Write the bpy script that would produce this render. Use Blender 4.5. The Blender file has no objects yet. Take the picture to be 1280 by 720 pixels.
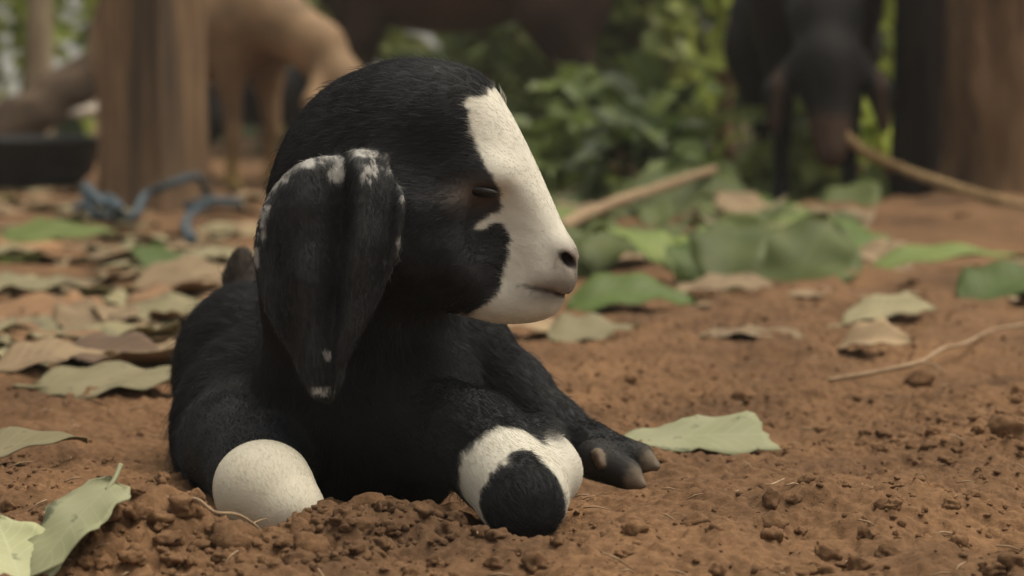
import bpy, math, random
import numpy as np
from mathutils import Vector
R = math.radians
rng = np.random.default_rng(7); random.seed(7)
scene = bpy.context.scene
COL = scene.collection

# ------------------------------------------------------------------ camera, sky, sun, exposure
CAM_H, PITCH, LENS = 0.18, 0.079, 85.0
FPX = LENS / 36.0 * 1280.0
cd = bpy.data.cameras.new('camera'); cam = bpy.data.objects.new('camera', cd); COL.objects.link(cam)
cam.location = (0, 0, CAM_H); cam.rotation_euler = (math.pi / 2 - PITCH, 0, 0)
cd.lens = LENS; cd.sensor_width = 36.0; cd.clip_start = 0.02; cd.clip_end = 400
cd.dof.use_dof = True; cd.dof.focus_distance = 1.03; cd.dof.aperture_fstop = 11.0; cd.dof.aperture_blades = 7
scene.camera = cam
SUN_EL, SUN_AZ = R(70), R(75)          # azimuth from +Y (away from camera) towards +X
world = bpy.data.worlds.new('World'); scene.world = world; world.use_nodes = True
wn = world.node_tree; wn.nodes.clear()
wo = wn.nodes.new('ShaderNodeOutputWorld'); wb = wn.nodes.new('ShaderNodeBackground'); ws = wn.nodes.new('ShaderNodeTexSky')
ws.sky_type = 'NISHITA'; ws.sun_disc = False; ws.sun_elevation = SUN_EL; ws.sun_rotation = SUN_AZ
ws.dust_density = 6.0; ws.air_density = 1.0; ws.ozone_density = 0.6
wb.inputs['Strength'].default_value = 0.11
wh = wn.nodes.new('ShaderNodeHueSaturation'); wh.inputs['Saturation'].default_value = 0.30      # a hazy, nearly grey sky
wn.links.new(ws.outputs[0], wh.inputs['Color']); wt = wn.nodes.new('ShaderNodeMix'); wt.data_type = 'RGBA'; wt.blend_type = 'MULTIPLY'; wt.inputs[0].default_value = 1.0; wt.inputs[7].default_value = (1.0, 0.96, 0.84, 1)   # warm balance
wn.links.new(wh.outputs[0], wt.inputs[6]); wn.links.new(wt.outputs[2], wb.inputs[0]); wn.links.new(wb.outputs[0], wo.inputs[0])
sd = bpy.data.lights.new('sun', 'SUN'); sun = bpy.data.objects.new('sun', sd); COL.objects.link(sun)
sd.energy = 1.2; sd.angle = R(50); sd.color = (1.0, 0.91, 0.77)
_d = Vector((math.cos(SUN_EL) * math.sin(SUN_AZ), math.cos(SUN_EL) * math.cos(SUN_AZ), math.sin(SUN_EL)))
sun.rotation_euler = (-_d).to_track_quat('-Z', 'Y').to_euler()
vs = scene.view_settings; vs.view_transform = 'Standard'; vs.look = 'None'; vs.gamma = 1.0; vs.exposure = 0.72
scene.render.engine = 'CYCLES'
try:
    scene.cycles.use_denoising = True; scene.cycles.max_bounces = 6; scene.cycles.transparent_max_bounces = 6
except Exception: pass

# ------------------------------------------------------------------ helpers
CR = np.array([1.0, 0, 0]); CF = np.array([0, math.cos(PITCH), -math.sin(PITCH)]); CU = np.array([0, math.sin(PITCH), math.cos(PITCH)])
CL = np.array([0, 0, CAM_H])
def P(u, v, D):
    """a place in the scene given by its bearing in the photograph and its distance in metres"""
    return CL + D * (CF + CR * (u - 640) / FPX + CU * (360 - v) / FPX)
def G(u, v, z=0.0):
    d = CF + CR * (u - 640) / FPX + CU * (360 - v) / FPX
    return CL + d * ((z - CAM_H) / d[2])

def _hash(ix, iy, iz, seed):
    h = (ix.astype(np.int64) * 374761393 + iy.astype(np.int64) * 668265263 + iz.astype(np.int64) * 2147483647 + seed * 974711) & 0xffffffff
    h = ((h ^ (h >> 13)) * 1274126177) & 0xffffffff
    h = ((h ^ (h >> 16)) * 2246822519) & 0xffffffff
    return ((h ^ (h >> 15)) & 0xffffff) / float(0xffffff)
def vnoise(p, seed=0):
    p = np.asarray(p, float); i = np.floor(p); f = p - i; i = i.astype(np.int64); f = f * f * f * (f * (f * 6 - 15) + 10)
    r = 0
    for a in (0, 1):
        for b in (0, 1):
            for c in (0, 1):
                w = (f[..., 0] if a else 1 - f[..., 0]) * (f[..., 1] if b else 1 - f[..., 1]) * (f[..., 2] if c else 1 - f[..., 2])
                r = r + w * _hash(i[..., 0] + a, i[..., 1] + b, i[..., 2] + c, seed)
    return r * 2 - 1
def fbm(p, seed=0, o=4):
    p = np.asarray(p, float); r = 0; a = 1
    for k in range(o):
        r = r + a * vnoise(p * (2.03 ** k) + 17.3 * k, seed + k); a *= 0.5
    return r
def worley(x, y, seed=0):
    ix = np.floor(x).astype(np.int64); iy = np.floor(y).astype(np.int64); best = np.full(x.shape, 9.0); z = np.zeros_like(ix); hid = np.zeros(x.shape)
    for a in (-1, 0, 1):
        for b in (-1, 0, 1):
            cx = ix + a + _hash(ix + a, iy + b, z, seed); cy = iy + b + _hash(ix + a, iy + b, z, seed + 1)
            d = (x - cx) ** 2 + (y - cy) ** 2; m = d < best
            best = np.where(m, d, best); hid = np.where(m, _hash(ix + a, iy + b, z, seed + 2), hid)
    return np.sqrt(best), hid
def sstep(a, b, x):
    t = np.clip((x - a) / (b - a), 0, 1); return t * t * (3 - 2 * t)

def tag(o, label=None, cat=None, group=None, kind=None):
    for k, v in (('label', label), ('category', cat), ('group', group), ('kind', kind)):
        if v: o[k] = v
    return o
def new_obj(name, data, parent=None, mats=()):
    o = bpy.data.objects.new(name, data); COL.objects.link(o)
    if parent is not None: o.parent = parent
    for m in mats: data.materials.append(m)
    return o
def empty(name, loc, rz=0):
    o = bpy.data.objects.new(name, None); COL.objects.link(o); o.location = loc; o.rotation_euler.z = rz; o.empty_display_size = 0.05
    return o
def mesh(name, V, F, smooth=True):
    me = bpy.data.meshes.new(name); V = np.asarray(V, np.float32)
    if isinstance(F, np.ndarray):
        n = F.shape[1]
        me.vertices.add(len(V)); me.vertices.foreach_set('co', V.ravel())
        me.loops.add(F.size); me.loops.foreach_set('vertex_index', F.ravel().astype(np.int32))
        me.polygons.add(len(F)); me.polygons.foreach_set('loop_start', np.arange(0, F.size, n, dtype=np.int32))
        me.update(calc_edges=True)
    else:
        me.from_pydata([tuple(map(float, v)) for v in V], [], F); me.update()
    me.polygons.foreach_set('use_smooth', np.full(len(me.polygons), smooth)); me.validate()
    return me
def vcol(me, name, C):
    a = me.color_attributes.new(name, 'FLOAT_COLOR', 'POINT')
    C = np.asarray(C, np.float32)
    if C.shape[1] == 3: C = np.c_[C, np.ones(len(C), np.float32)]
    a.data.foreach_set('color', C.ravel())
class MB:
    def __init__(s): s.v = []; s.f = []; s.n = 0
    def add(s, V, F):
        s.v.append(np.asarray(V, float)); s.f += [tuple(int(i) + s.n for i in f) for f in F]; s.n += len(V)
    def mesh(s, name, smooth=True): return mesh(name, np.concatenate(s.v), s.f, smooth)
def catmull(pts, n, closed=False):
    pts = np.asarray(pts, float); m = len(pts); out = []
    segs = m if closed else m - 1
    for i in range(segs):
        if closed: a, b, c, d = pts[(i - 1) % m], pts[i], pts[(i + 1) % m], pts[(i + 2) % m]
        else: a, b, c, d = pts[max(i - 1, 0)], pts[i], pts[i + 1], pts[min(i + 2, m - 1)]
        for t in np.linspace(0, 1, n, endpoint=False):
            out.append(0.5 * (2 * b + (c - a) * t + (2 * a - 5 * b + 4 * c - d) * t * t + (3 * b - a - 3 * c + d) * t ** 3))
    if not closed: out.append(pts[-1])
    return np.array(out)
def tube(mb, path, rad, sides=8, cap=True, wob=0.0, seed=0):
    path = np.asarray(path, float); n = len(path); rad = np.broadcast_to(np.asarray(rad, float), (n,))
    T = np.gradient(path, axis=0); T /= np.linalg.norm(T, axis=1)[:, None] + 1e-12
    ref = np.array([0, 0, 1.0]) if abs(T[0][2]) < 0.9 else np.array([1.0, 0, 0])
    V = []
    x = np.cross(T[0], ref); x /= np.linalg.norm(x)
    for i in range(n):
        x = x - T[i] * (x @ T[i]); x /= np.linalg.norm(x) + 1e-12; y = np.cross(T[i], x)
        a = np.linspace(0, 2 * math.pi, sides, endpoint=False)
        ring = np.cos(a)[:, None] * x + np.sin(a)[:, None] * y
        rr = rad[i] * np.ones(sides)
        if wob: rr = rr * (1 + wob * vnoise(path[i] * 0 + ring * 1.7 + np.array([0, 0, i * 0.35]), seed))
        V.append(path[i] + ring * rr[:, None])
    V = np.concatenate(V); F = []
    for i in range(n - 1):
        for j in range(sides):
            k = (j + 1) % sides; F.append((i * sides + j, i * sides + k, (i + 1) * sides + k, (i + 1) * sides + j))
    if cap: F.append(tuple(range(sides))[::-1]); F.append(tuple(range((n - 1) * sides, n * sides)))
    mb.add(V, F)

# ------------------------------------------------------------------ materials
def mat(name, rough=0.8, spec=0.3):
    m = bpy.data.materials.new(name); m.use_nodes = True; nt = m.node_tree; b = nt.nodes['Principled BSDF']
    b.inputs['Roughness'].default_value = rough; b.inputs['Specular IOR Level'].default_value = spec
    return m, nt, b
def N(nt, t, **k):
    n = nt.nodes.new(t)
    for a, v in k.items():
        if hasattr(n, a): setattr(n, a, v)
        else: n.inputs[a].default_value = v
    return n
def noise_mat(name, c1, c2, scale=20, detail=5, rough=0.85, spec=0.25, bump=0.3, dist=0.002, stretch=(1, 1, 1), c3=None, sc3=4.0, lo=0.35, hi=0.65, coord='Object'):
    m, nt, b = mat(name, rough, spec); L = nt.links.new
    tc = N(nt, 'ShaderNodeTexCoord'); mp = N(nt, 'ShaderNodeMapping'); mp.inputs['Scale'].default_value = stretch
    L(tc.outputs[coord], mp.inputs[0])
    n1 = N(nt, 'ShaderNodeTexNoise', Scale=scale, Detail=detail, Roughness=0.65); L(mp.outputs[0], n1.inputs['Vector'])
    r = N(nt, 'ShaderNodeValToRGB'); r.color_ramp.elements[0].position = lo; r.color_ramp.elements[1].position = hi
    r.color_ramp.elements[0].color = (*c1, 1); r.color_ramp.elements[1].color = (*c2, 1); L(n1.outputs['Fac'], r.inputs[0])
    out = r.outputs[0]
    if c3 is not None:
        n2 = N(nt, 'ShaderNodeTexNoise', Scale=sc3, Detail=3.0); L(mp.outputs[0], n2.inputs['Vector'])
        mr = N(nt, 'ShaderNodeMapRange'); mr.inputs[1].default_value = 0.5; mr.inputs[2].default_value = 0.68; L(n2.outputs['Fac'], mr.inputs[0])
        mx = N(nt, 'ShaderNodeMix', data_type='RGBA'); L(mr.outputs[0], mx.inputs[0]); L(out, mx.inputs[6]); mx.inputs[7].default_value = (*c3, 1); out = mx.outputs[2]
    L(out, b.inputs['Base Color'])
    bp = N(nt, 'ShaderNodeBump', Strength=bump, Distance=dist); L(n1.outputs['Fac'], bp.inputs['Height']); L(bp.outputs[0], b.inputs['Normal'])
    return m
def leaf_mat(name, base, vein, alt, rough=0.55, trans=0.25, spots=None, veinw=0.05):
    """a leaf blade: mottled colour, midrib and side veins from the blade's own coordinates, some light coming through"""
    m, nt, b = mat(name, rough, 0.35); L = nt.links.new
    uv = N(nt, 'ShaderNodeUVMap'); sx = N(nt, 'ShaderNodeSeparateXYZ'); L(uv.outputs[0], sx.inputs[0])
    tc = N(nt, 'ShaderNodeTexCoord'); oi = N(nt, 'ShaderNodeObjectInfo')
    n1 = N(nt, 'ShaderNodeTexNoise', Scale=28.0, Detail=5.0); L(tc.outputs['Object'], n1.inputs['Vector'])
    mr = N(nt, 'ShaderNodeMapRange'); mr.inputs[1].default_value = 0.38; mr.inputs[2].default_value = 0.62; L(n1.outputs['Fac'], mr.inputs[0])
    mx = N(nt, 'ShaderNodeMix', data_type='RGBA'); L(mr.outputs[0], mx.inputs[0]); mx.inputs[6].default_value = (*base, 1); mx.inputs[7].default_value = (*alt, 1)
    def math_(op, a, bb=None):
        n = N(nt, 'ShaderNodeMath', operation=op)
        for i, q in enumerate((a, bb)):
            if q is None: continue
            if isinstance(q, (int, float)): n.inputs[i].default_value = q
            else: L(q, n.inputs[i])
        return n.outputs[0]
    ax = math_('ABSOLUTE', math_('SUBTRACT', sx.outputs[0], 0.5))
    mid = math_('LESS_THAN', ax, veinw * 0.35)
    sv = math_('FRACT', math_('MULTIPLY', math_('SUBTRACT', sx.outputs[1], math_('MULTIPLY', ax, 0.45)), 9.0))
    side = math_('LESS_THAN', math_('ABSOLUTE', math_('SUBTRACT', sv, 0.5)), 0.06)
    vn = math_('MULTIPLY', math_('MAXIMUM', mid, side), 0.6)
    m2 = N(nt, 'ShaderNodeMix', data_type='RGBA'); L(vn, m2.inputs[0]); L(mx.outputs[2], m2.inputs[6]); m2.inputs[7].default_value = (*vein, 1)
    out = m2.outputs[2]
    if spots:
        n3 = N(nt, 'ShaderNodeTexNoise', Scale=90.0, Detail=3.0); L(tc.outputs['Object'], n3.inputs['Vector'])
        g = N(nt, 'ShaderNodeMapRange'); g.inputs[1].default_value = 0.62; g.inputs[2].default_value = 0.68; L(n3.outputs['Fac'], g.inputs[0])
        m3 = N(nt, 'ShaderNodeMix', data_type='RGBA'); L(g.outputs[0], m3.inputs[0]); L(out, m3.inputs[6]); m3.inputs[7].default_value = (*spots, 1); out = m3.outputs[2]
    hs = N(nt, 'ShaderNodeHueSaturation'); vv = N(nt, 'ShaderNodeMapRange'); vv.inputs[3].default_value = 0.75; vv.inputs[4].default_value = 1.2
    L(oi.outputs['Random'], vv.inputs[0]); L(vv.outputs[0], hs.inputs['Value']); L(out, hs.inputs['Color']); out = hs.outputs[0]
    L(out, b.inputs['Base Color'])
    bp = N(nt, 'ShaderNodeBump', Strength=0.4, Distance=0.0006); L(math_('ADD', n1.outputs['Fac'], vn), bp.inputs['Height']); L(bp.outputs[0], b.inputs['Normal'])
    tr = N(nt, 'ShaderNodeBsdfTranslucent'); L(out, tr.inputs['Color'])
    ms = N(nt, 'ShaderNodeMixShader'); ms.inputs[0].default_value = trans
    L(b.outputs[0], ms.inputs[1]); L(tr.outputs[0], ms.inputs[2]); L(ms.outputs[0], nt.nodes['Material Output'].inputs[0])
    return m
def attr_mat(name, attr, rough, spec, sheen=0.0, bump=0.0, coat=0.0):
    m, nt, b = mat(name, rough, spec); L = nt.links.new
    a = N(nt, 'ShaderNodeAttribute'); a.attribute_name = attr; L(a.outputs['Color'], b.inputs['Base Color'])
    if sheen: b.inputs['Sheen Weight'].default_value = sheen; b.inputs['Sheen Roughness'].default_value = 0.4
    if bump:
        tc = N(nt, 'ShaderNodeTexCoord'); n1 = N(nt, 'ShaderNodeTexNoise', Scale=900.0, Detail=2.0); L(tc.outputs['Object'], n1.inputs['Vector'])
        bp = N(nt, 'ShaderNodeBump', Strength=bump, Distance=0.0004); L(n1.outputs['Fac'], bp.inputs['Height']); L(bp.outputs[0], b.inputs['Normal'])
    return m

# ------------------------------------------------------------------ the ground: one sheet of loose red-brown soil
def ground_h(x, y, fine=True):
    p = np.stack([x, y, np.zeros_like(x)], -1)
    h = 0.006 * fbm(p * 7.0, 3, 3) * sstep(0.3, 1.3, y) + 0.0045 * fbm(p * 26.0, 9, 3)
    far = sstep(1.5, 3.0, y)
    h = h + far * 0.012 * fbm(p * 2.3, 31, 3)
    # scraped-up mounds round the kid
    def mound(u, v, hh, rx, ry, ang=0.0):
        c = G(u, v); dx, dy = x - c[0], y - c[1]; ca, sa = math.cos(ang), math.sin(ang)
        a = (dx * ca + dy * sa) / rx; b = (-dx * sa + dy * ca) / ry
        return hh * np.exp(-(a * a + b * b))
    h = h + mound(200, 690, 0.021, 0.030, 0.024) + mound(240, 715, 0.005, 0.05, 0.03) + mound(475, 680, 0.009, 0.036, 0.024, 0.1) + mound(415, 700, 0.004, 0.03, 0.022)
    h = h + mound(880, 690, 0.008, 0.07, 0.035, 0.3) + mound(1130, 660, 0.012, 0.09, 0.04, -0.2) + mound(1010, 600, 0.006, 0.08, 0.05)
    h = h + mound(1270, 300, 0.05, 0.5, 0.5) + mound(1150, 430, 0.012, 0.25, 0.25) + mound(40, 470, 0.010, 0.2, 0.15)
    # hollow where the body lies, the knee and the hoof press in
    for (u, v, dp, r) in ((400, 590, 0.012, 0.10), (655, 672, 0.007, 0.028), (340, 676, 0.007, 0.026), (800, 606, 0.003, 0.025)):
        h = h - mound(u, v, dp, r, r)
    if fine:
        wx = x + 0.004 * vnoise(p * 130, 41); wy = y + 0.004 * vnoise(p * 130, 43)
        d1, i1 = worley(wx * 75, wy * 75, 5); d2, i2 = worley(wx * 170, wy * 170, 15); d3, i3 = worley(wx * 330, wy * 330, 25)
        patch = 0.35 + 0.65 * sstep(-0.25, 0.45, fbm(p * 13, 77, 2))
        near = 1 - sstep(1.9, 2.6, y)
        mnd = np.clip((mound(225, 700, 1.3, 0.06, 0.05) + mound(470, 685, 1.2, 0.055, 0.04)), 0, 1)
        h = h + near * ((patch + mnd) * (0.0050 * np.maximum(0, 0.75 - d1) * (i1 > 0.45) * i1 + 0.0030 * np.maximum(0, 0.8 - d2) * i2 + 0.0020 * np.maximum(0, 0.8 - d3) * i3) + 0.0016 * fbm(p * 230, 55, 3))
    return h
HAZE = 0.0055
def spaced(lo, hi, step, far, grow):
    a = list(np.arange(lo, hi, step)); s = step
    while a[-1] < far: s = min(s * grow, 12); a.append(a[-1] + s)
    return a
xs = spaced(0, 0.27, 0.0014, 120, 1.05); xs = np.array([-q for q in xs[::-1][:-1]] + xs)
ya = spaced(0.86, 1.45, 0.0014, 160, 1.016); s = 0.002; b = [0.86]
while b[-1] > -60: s *= 1.25; b.append(b[-1] - s)
ys = np.array(b[::-1][:-1] + ya)
X, Y = np.meshgrid(xs, ys); H = ground_h(X, Y)
H = H * (1 - sstep(9, 14, np.hypot(X, Y - 1)))
nx, ny = len(xs), len(ys); ii = np.arange(nx * ny).reshape(ny, nx)
GF = np.stack([ii[:-1, :-1], ii[:-1, 1:], ii[1:, 1:], ii[1:, :-1]], -1).reshape(-1, 4)
gm = mesh('ground', np.stack([X, Y, H], -1).reshape(-1, 3), GF)

m_soil, nt, b = mat('loose_soil', 0.95, 0.1); L = nt.links.new
tc = N(nt, 'ShaderNodeTexCoord')
n1 = N(nt, 'ShaderNodeTexNoise', Scale=9.0, Detail=6.0, Roughness=0.6); L(tc.outputs['Object'], n1.inputs['Vector'])
n2 = N(nt, 'ShaderNodeTexNoise', Scale=260.0, Detail=4.0, Roughness=0.7); L(tc.outputs['Object'], n2.inputs['Vector'])
r1 = N(nt, 'ShaderNodeValToRGB'); L(n1.outputs['Fac'], r1.inputs[0])
e = r1.color_ramp.elements; e[0].position = 0.34; e[0].color = (0.100, 0.058, 0.033, 1); e[1].position = 0.66; e[1].color = (0.198, 0.112, 0.059, 1)
r2 = N(nt, 'ShaderNodeValToRGB'); L(n2.outputs['Fac'], r2.inputs[0])
e = r2.color_ramp.elements; e[0].position = 0.30; e[0].color = (0.64, 0.62, 0.60, 1); e[1].position = 0.66; e[1].color = (1.16, 1.15, 1.13, 1)
mx = N(nt, 'ShaderNodeMix', data_type='RGBA', blend_type='MULTIPLY'); mx.inputs[0].default_value = 1.0
L(r1.outputs[0], mx.inputs[6]); L(r2.outputs[0], mx.inputs[7])
# older, trodden litter dust further off
L(mx.outputs[2], b.inputs['Base Color'])
bp = N(nt, 'ShaderNodeBump', Strength=0.8, Distance=0.0012); L(n2.outputs['Fac'], bp.inputs['Height']); L(bp.outputs[0], b.inputs['Normal'])
ground = new_obj('ground', gm, None, [m_soil]); tag(ground, 'loose reddish brown soil the kid lies on', 'ground', kind='structure')
def gh(x, y): return float(ground_h(np.array([[x]]), np.array([[y]]), False)[0, 0])

# ------------------------------------------------------------------ signed distance modelling (animals)
class Field:
    def __init__(s, lo, hi, h):
        s.lo = np.array(lo, float); s.h = h; s.n = np.ceil((np.array(hi) - s.lo) / h).astype(int) + 1
        s.F = np.full(s.n, 0.06, np.float32)
    def box(s, lo, hi):
        a = np.clip(np.floor((np.array(lo) - s.lo) / s.h).astype(int), 0, s.n - 1); b = np.clip(np.ceil((np.array(hi) - s.lo) / s.h).astype(int) + 1, 1, s.n)
        ax = [s.lo[i] + s.h * np.arange(a[i], b[i]) for i in range(3)]
        return tuple(slice(a[i], b[i]) for i in range(3)), np.stack(np.meshgrid(*ax, indexing='ij'), -1)
    def add(s, fn, lo, hi, k=0.01, cut=False):
        m = k + 3 * s.h; sl, p = s.box(np.array(lo) - m, np.array(hi) + m)
        if p.size == 0: return
        d = fn(p).astype(np.float32); f = s.F[sl]
        if cut: s.F[sl] = -smin(-f, d, k)
        else: s.F[sl] = smin(f, d, k)
def smin(a, b, k):
    h = np.maximum(k - np.abs(a - b), 0) / k; return np.minimum(a, b) - h * h * k * 0.25
def cone(a, b, ra, rb):
    a = np.array(a, float); b = np.array(b, float); ab = b - a; L2 = ab @ ab + 1e-12
    def fn(p):
        q = p - a; t = np.clip(q @ ab / L2, 0, 1); return np.linalg.norm(q - t[..., None] * ab, axis=-1) - (ra + (rb - ra) * t)
    r = max(ra, rb); return fn, np.minimum(a, b) - r, np.maximum(a, b) + r
def ellip(c, r, M=None):
    c = np.array(c, float); r = np.array(r, float); M = np.eye(3) if M is None else np.array(M)   # rows: axes
    def fn(p):
        q = (p - c) @ M.T; k0 = np.linalg.norm(q / r, axis=-1); k1 = np.linalg.norm(q / (r * r), axis=-1) + 1e-9; return k0 * (k0 - 1) / k1
    return fn, c - r.max(), c + r.max()
def surface_nets(fd):
    Fv, h, lo = fd.F, fd.h, fd.lo; s = Fv < 0
    c = [s[i:s.shape[0] - 1 + i, j:s.shape[1] - 1 + j, k:s.shape[2] - 1 + k] for i in (0, 1) for j in (0, 1) for k in (0, 1)]
    cnt = sum(q.astype(np.int8) for q in c); act = (cnt > 0) & (cnt < 8)
    I = np.argwhere(act); idx = np.full(act.shape, -1, np.int64); idx[act] = np.arange(len(I))
    pos = np.zeros((len(I), 3)); n = np.zeros(len(I))
    offs = [(i, j, k) for i in (0, 1) for j in (0, 1) for k in (0, 1)]
    val = {o: Fv[I[:, 0] + o[0], I[:, 1] + o[1], I[:, 2] + o[2]] for o in offs}
    for a in offs:
        for ax in range(3):
            if a[ax]: continue
            bb = list(a); bb[ax] = 1; bb = tuple(bb); va, vb = val[a], val[bb]; m = (va < 0) != (vb < 0)
            t = np.where(m, va / np.where(m, va - vb, 1), 0)
            q = np.tile(np.array(a, float), (len(I), 1)); q[:, ax] += t
            pos[m] += q[m]; n[m] += 1
    V = lo + h * (I + pos / n[:, None]); Q = []
    for ax in range(3):
        sl0 = [slice(None)] * 3; sl1 = [slice(None)] * 3; sl0[ax] = slice(0, -1); sl1[ax] = slice(1, None)
        ch = s[tuple(sl0)] != s[tuple(sl1)]; E = np.argwhere(ch); ins = s[tuple(sl0)][ch]
        b1, b2 = (ax + 1) % 3, (ax + 2) % 3
        ok = (E[:, b1] > 0) & (E[:, b2] > 0) & (E[:, b1] < act.shape[b1]) & (E[:, b2] < act.shape[b2]); E = E[ok]; ins = ins[ok]
        def cell(d1, d2):
            c = E.copy(); c[:, b1] -= d1; c[:, b2] -= d2; return idx[c[:, 0], c[:, 1], c[:, 2]]
        q = np.stack([cell(1, 1), cell(0, 1), cell(0, 0), cell(1, 0)], -1)
        q[~ins] = q[~ins][:, ::-1]; Q.append(q)
    Q = np.concatenate(Q); Q = Q[(Q >= 0).all(1)]
    return V, Q
def relax(V, Q, it=1, lam=0.5):
    for _ in range(it):
        S = np.zeros_like(V); C = np.zeros(len(V))
        for a in range(4):
            b = Q[:, (a + 1) % 4]; np.add.at(S, Q[:, a], V[b]); np.add.at(C, Q[:, a], 1)
        V = V + lam * (S / np.maximum(C, 1)[:, None] - V)
    return V
def normals(V, Q):
    fn = np.cross(V[Q[:, 2]] - V[Q[:, 0]], V[Q[:, 3]] - V[Q[:, 1]]); n = np.zeros_like(V)
    for a in range(4): np.add.at(n, Q[:, a], fn)
    return n / (np.linalg.norm(n, axis=1)[:, None] + 1e-12), 0.5 * np.linalg.norm(fn, axis=1)
def poly_sdf_fn(pts, step=2.0, pad=90):
    """signed distance to a closed outline, tabulated and read back by interpolation"""
    pts = np.asarray(pts, float); lo = pts.min(0) - pad; hi = pts.max(0) + pad
    gx = np.arange(lo[0], hi[0], step); gy = np.arange(lo[1], hi[1], step); A, B = np.meshgrid(gx, gy, indexing='ij')
    best = np.full(A.shape, 1e9); ins = np.zeros(A.shape, bool); m = len(pts)
    for i in range(m):
        a, b = pts[i], pts[(i + 1) % m]; e = b - a; t = np.clip(((A - a[0]) * e[0] + (B - a[1]) * e[1]) / (e @ e + 1e-9), 0, 1)
        best = np.minimum(best, (A - a[0] - t * e[0]) ** 2 + (B - a[1] - t * e[1]) ** 2)
        c = (a[1] > B) != (b[1] > B)
        if a[1] != b[1]: ins ^= c & (A < (b[0] - a[0]) * (B - a[1]) / (b[1] - a[1]) + a[0])
    S = np.sqrt(best); S[ins] *= -1
    def f(u, v):
        x = np.clip((u - lo[0]) / step, 0, len(gx) - 1.001); y = np.clip((v - lo[1]) / step, 0, len(gy) - 1.001)
        i = x.astype(int); j = y.astype(int); x = x - i; y = y - j
        return (S[i, j] * (1 - x) + S[i + 1, j] * x) * (1 - y) + (S[i, j + 1] * (1 - x) + S[i + 1, j + 1] * x) * y
    return f

# ------------------------------------------------------------------ the kid
YAW = R(8); HD = 1.045; K = FPX / HD                        # head: sculpted in its own side-view plane, K units to the metre
HC = P(540, 250, HD)
HX = math.cos(YAW) * CR - math.sin(YAW) * CF; HN = -(math.cos(YAW) * CF + math.sin(YAW) * CR); HZ = CU
def to_head(p):
    q = p - HC; return 540 + (q @ HX) * K, 250 - (q @ HZ) * K, (q @ HN) * K
def from_head(u, v, l): return HC + (HX * (u - 540) + HZ * (250 - v) + HN * l) / K
def loc(u, v, l):
    s = 1 - l / K / HD
    return 640 + (u - 640) * s + l * math.sin(YAW), 360 + (v - 360) * s
OUT = catmull([(352, 235), (362, 175), (385, 132), (415, 105), (450, 88), (495, 76), (545, 76), (590, 88), (617, 108), (638, 140), (655, 172),
               (672, 207), (689, 245), (704, 279), (716, 302), (721, 320), (722, 338), (718, 352), (713, 366), (702, 382), (682, 396), (655, 404),
               (622, 404), (592, 397), (560, 388), (525, 380), (480, 378), (425, 365), (375, 320), (352, 275)], 8, True)
head2d = poly_sdf_fn(OUT, 2.0, 120)
WK = np.array([(455, 150, 84), (500, 210, 96), (520, 300, 97), (580, 330, 74), (470, 320, 88), (400, 230, 84), (560, 130, 78), (600, 170, 66), (590, 235, 84), (640, 230, 52), (650, 290, 48),
               (690, 320, 44), (712, 335, 38), (690, 375, 36), (640, 385, 42), (600, 375, 54), (650, 345, 50)], float)
def head_W(u, v):
    num = 0; den = 1e-9
    for a, b, w in WK:
        g = np.exp(-((u - a) ** 2 + (v - b) ** 2) / (2 * 38.0 ** 2)) + 1e-7; num = num + g * w; den = den + g
    return num / den
def head_fn(p):
    u, v, l = to_head(p); t = -head2d(u, v); W = head_W(u, v); Rr = W * 0.98
    q = np.sqrt((np.maximum(Rr - t, 0) / Rr) ** 2 + (l / W) ** 2) - 1
    return q * np.minimum(Rr, W) / K * 0.9
EARPX = [(328, 238), (350, 212), (382, 197), (416, 190), (452, 184), (482, 190), (500, 218), (505, 255), (498, 298), (484, 342), (466, 384), (447, 420),
         (432, 452), (424, 480), (407, 504), (386, 497), (367, 474), (351, 442), (334, 410), (319, 376), (311, 332), (314, 284)]
EAR = catmull([loc(u, v, 125) for u, v in EARPX], 6, True)
ear2d = poly_sdf_fn(EAR, 2.0, 60)
def ear_mid(u, v):
    cu = 436 - 0.035 * (v - 220); hw = np.interp(v, [190, 240, 300, 400, 500], [70, 92, 92, 66, 34]); s = (u - cu) / hw
    base = np.interp(v, [180, 215, 260, 350, 430, 510], [88, 116, 126, 128, 120, 112])
    fade = np.interp(v, [190, 215, 330, 470], [0.7, 1.0, 0.9, 0.3])
    bump = 19 * np.exp(-((s + 0.32) / 0.22) ** 2) - 30 * np.exp(-((s - 0.14) / 0.15) ** 2) + 24 * np.exp(-((s - 0.48) / 0.16) ** 2) - 8 * np.exp(-((s + 0.72) / 0.14) ** 2) - 8 * np.exp(-((s - 0.76) / 0.10) ** 2)
    return base - 24 * s * s + fade * bump + 17 * sstep(0.80, 1.05, s) + 15 * sstep(-0.82, -1.05, s) + 2.5 * np.sin(v * 0.06 + s * 3)
def ear_fn(side):
    def fn(p):
        u, v, l = to_head(p); l = l * side; d2 = ear2d(u, v); dl = np.abs(l - ear_mid(u, v)) / 1.4; r = 3.6
        w = np.stack([d2 + r, dl - 5.2 + r], -1)
        return (np.minimum(w.max(-1), 0) + np.linalg.norm(np.maximum(w, 0), axis=-1) - r) / K
    return fn
cm = 0.01
KID = []                                                    # (fn, lo, hi, blend, flow of the coat, hair length, name)
def part(fn3, k, flow, hair, nm): KID.append((*fn3, k, np.array(flow, float), hair, nm))
def chain(pts, rads, k, hair, nm, flow=None):
    for i in range(len(pts) - 1):
        fl = (pts[i + 1] - pts[i]) if flow is None else np.array(flow, float); fl = fl / np.linalg.norm(fl)
        part(cone(pts[i], pts[i + 1], rads[i] * cm, rads[i + 1] * cm), k, fl, hair, nm)
back = np.array([-0.7, 0.5, -0.5])
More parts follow.
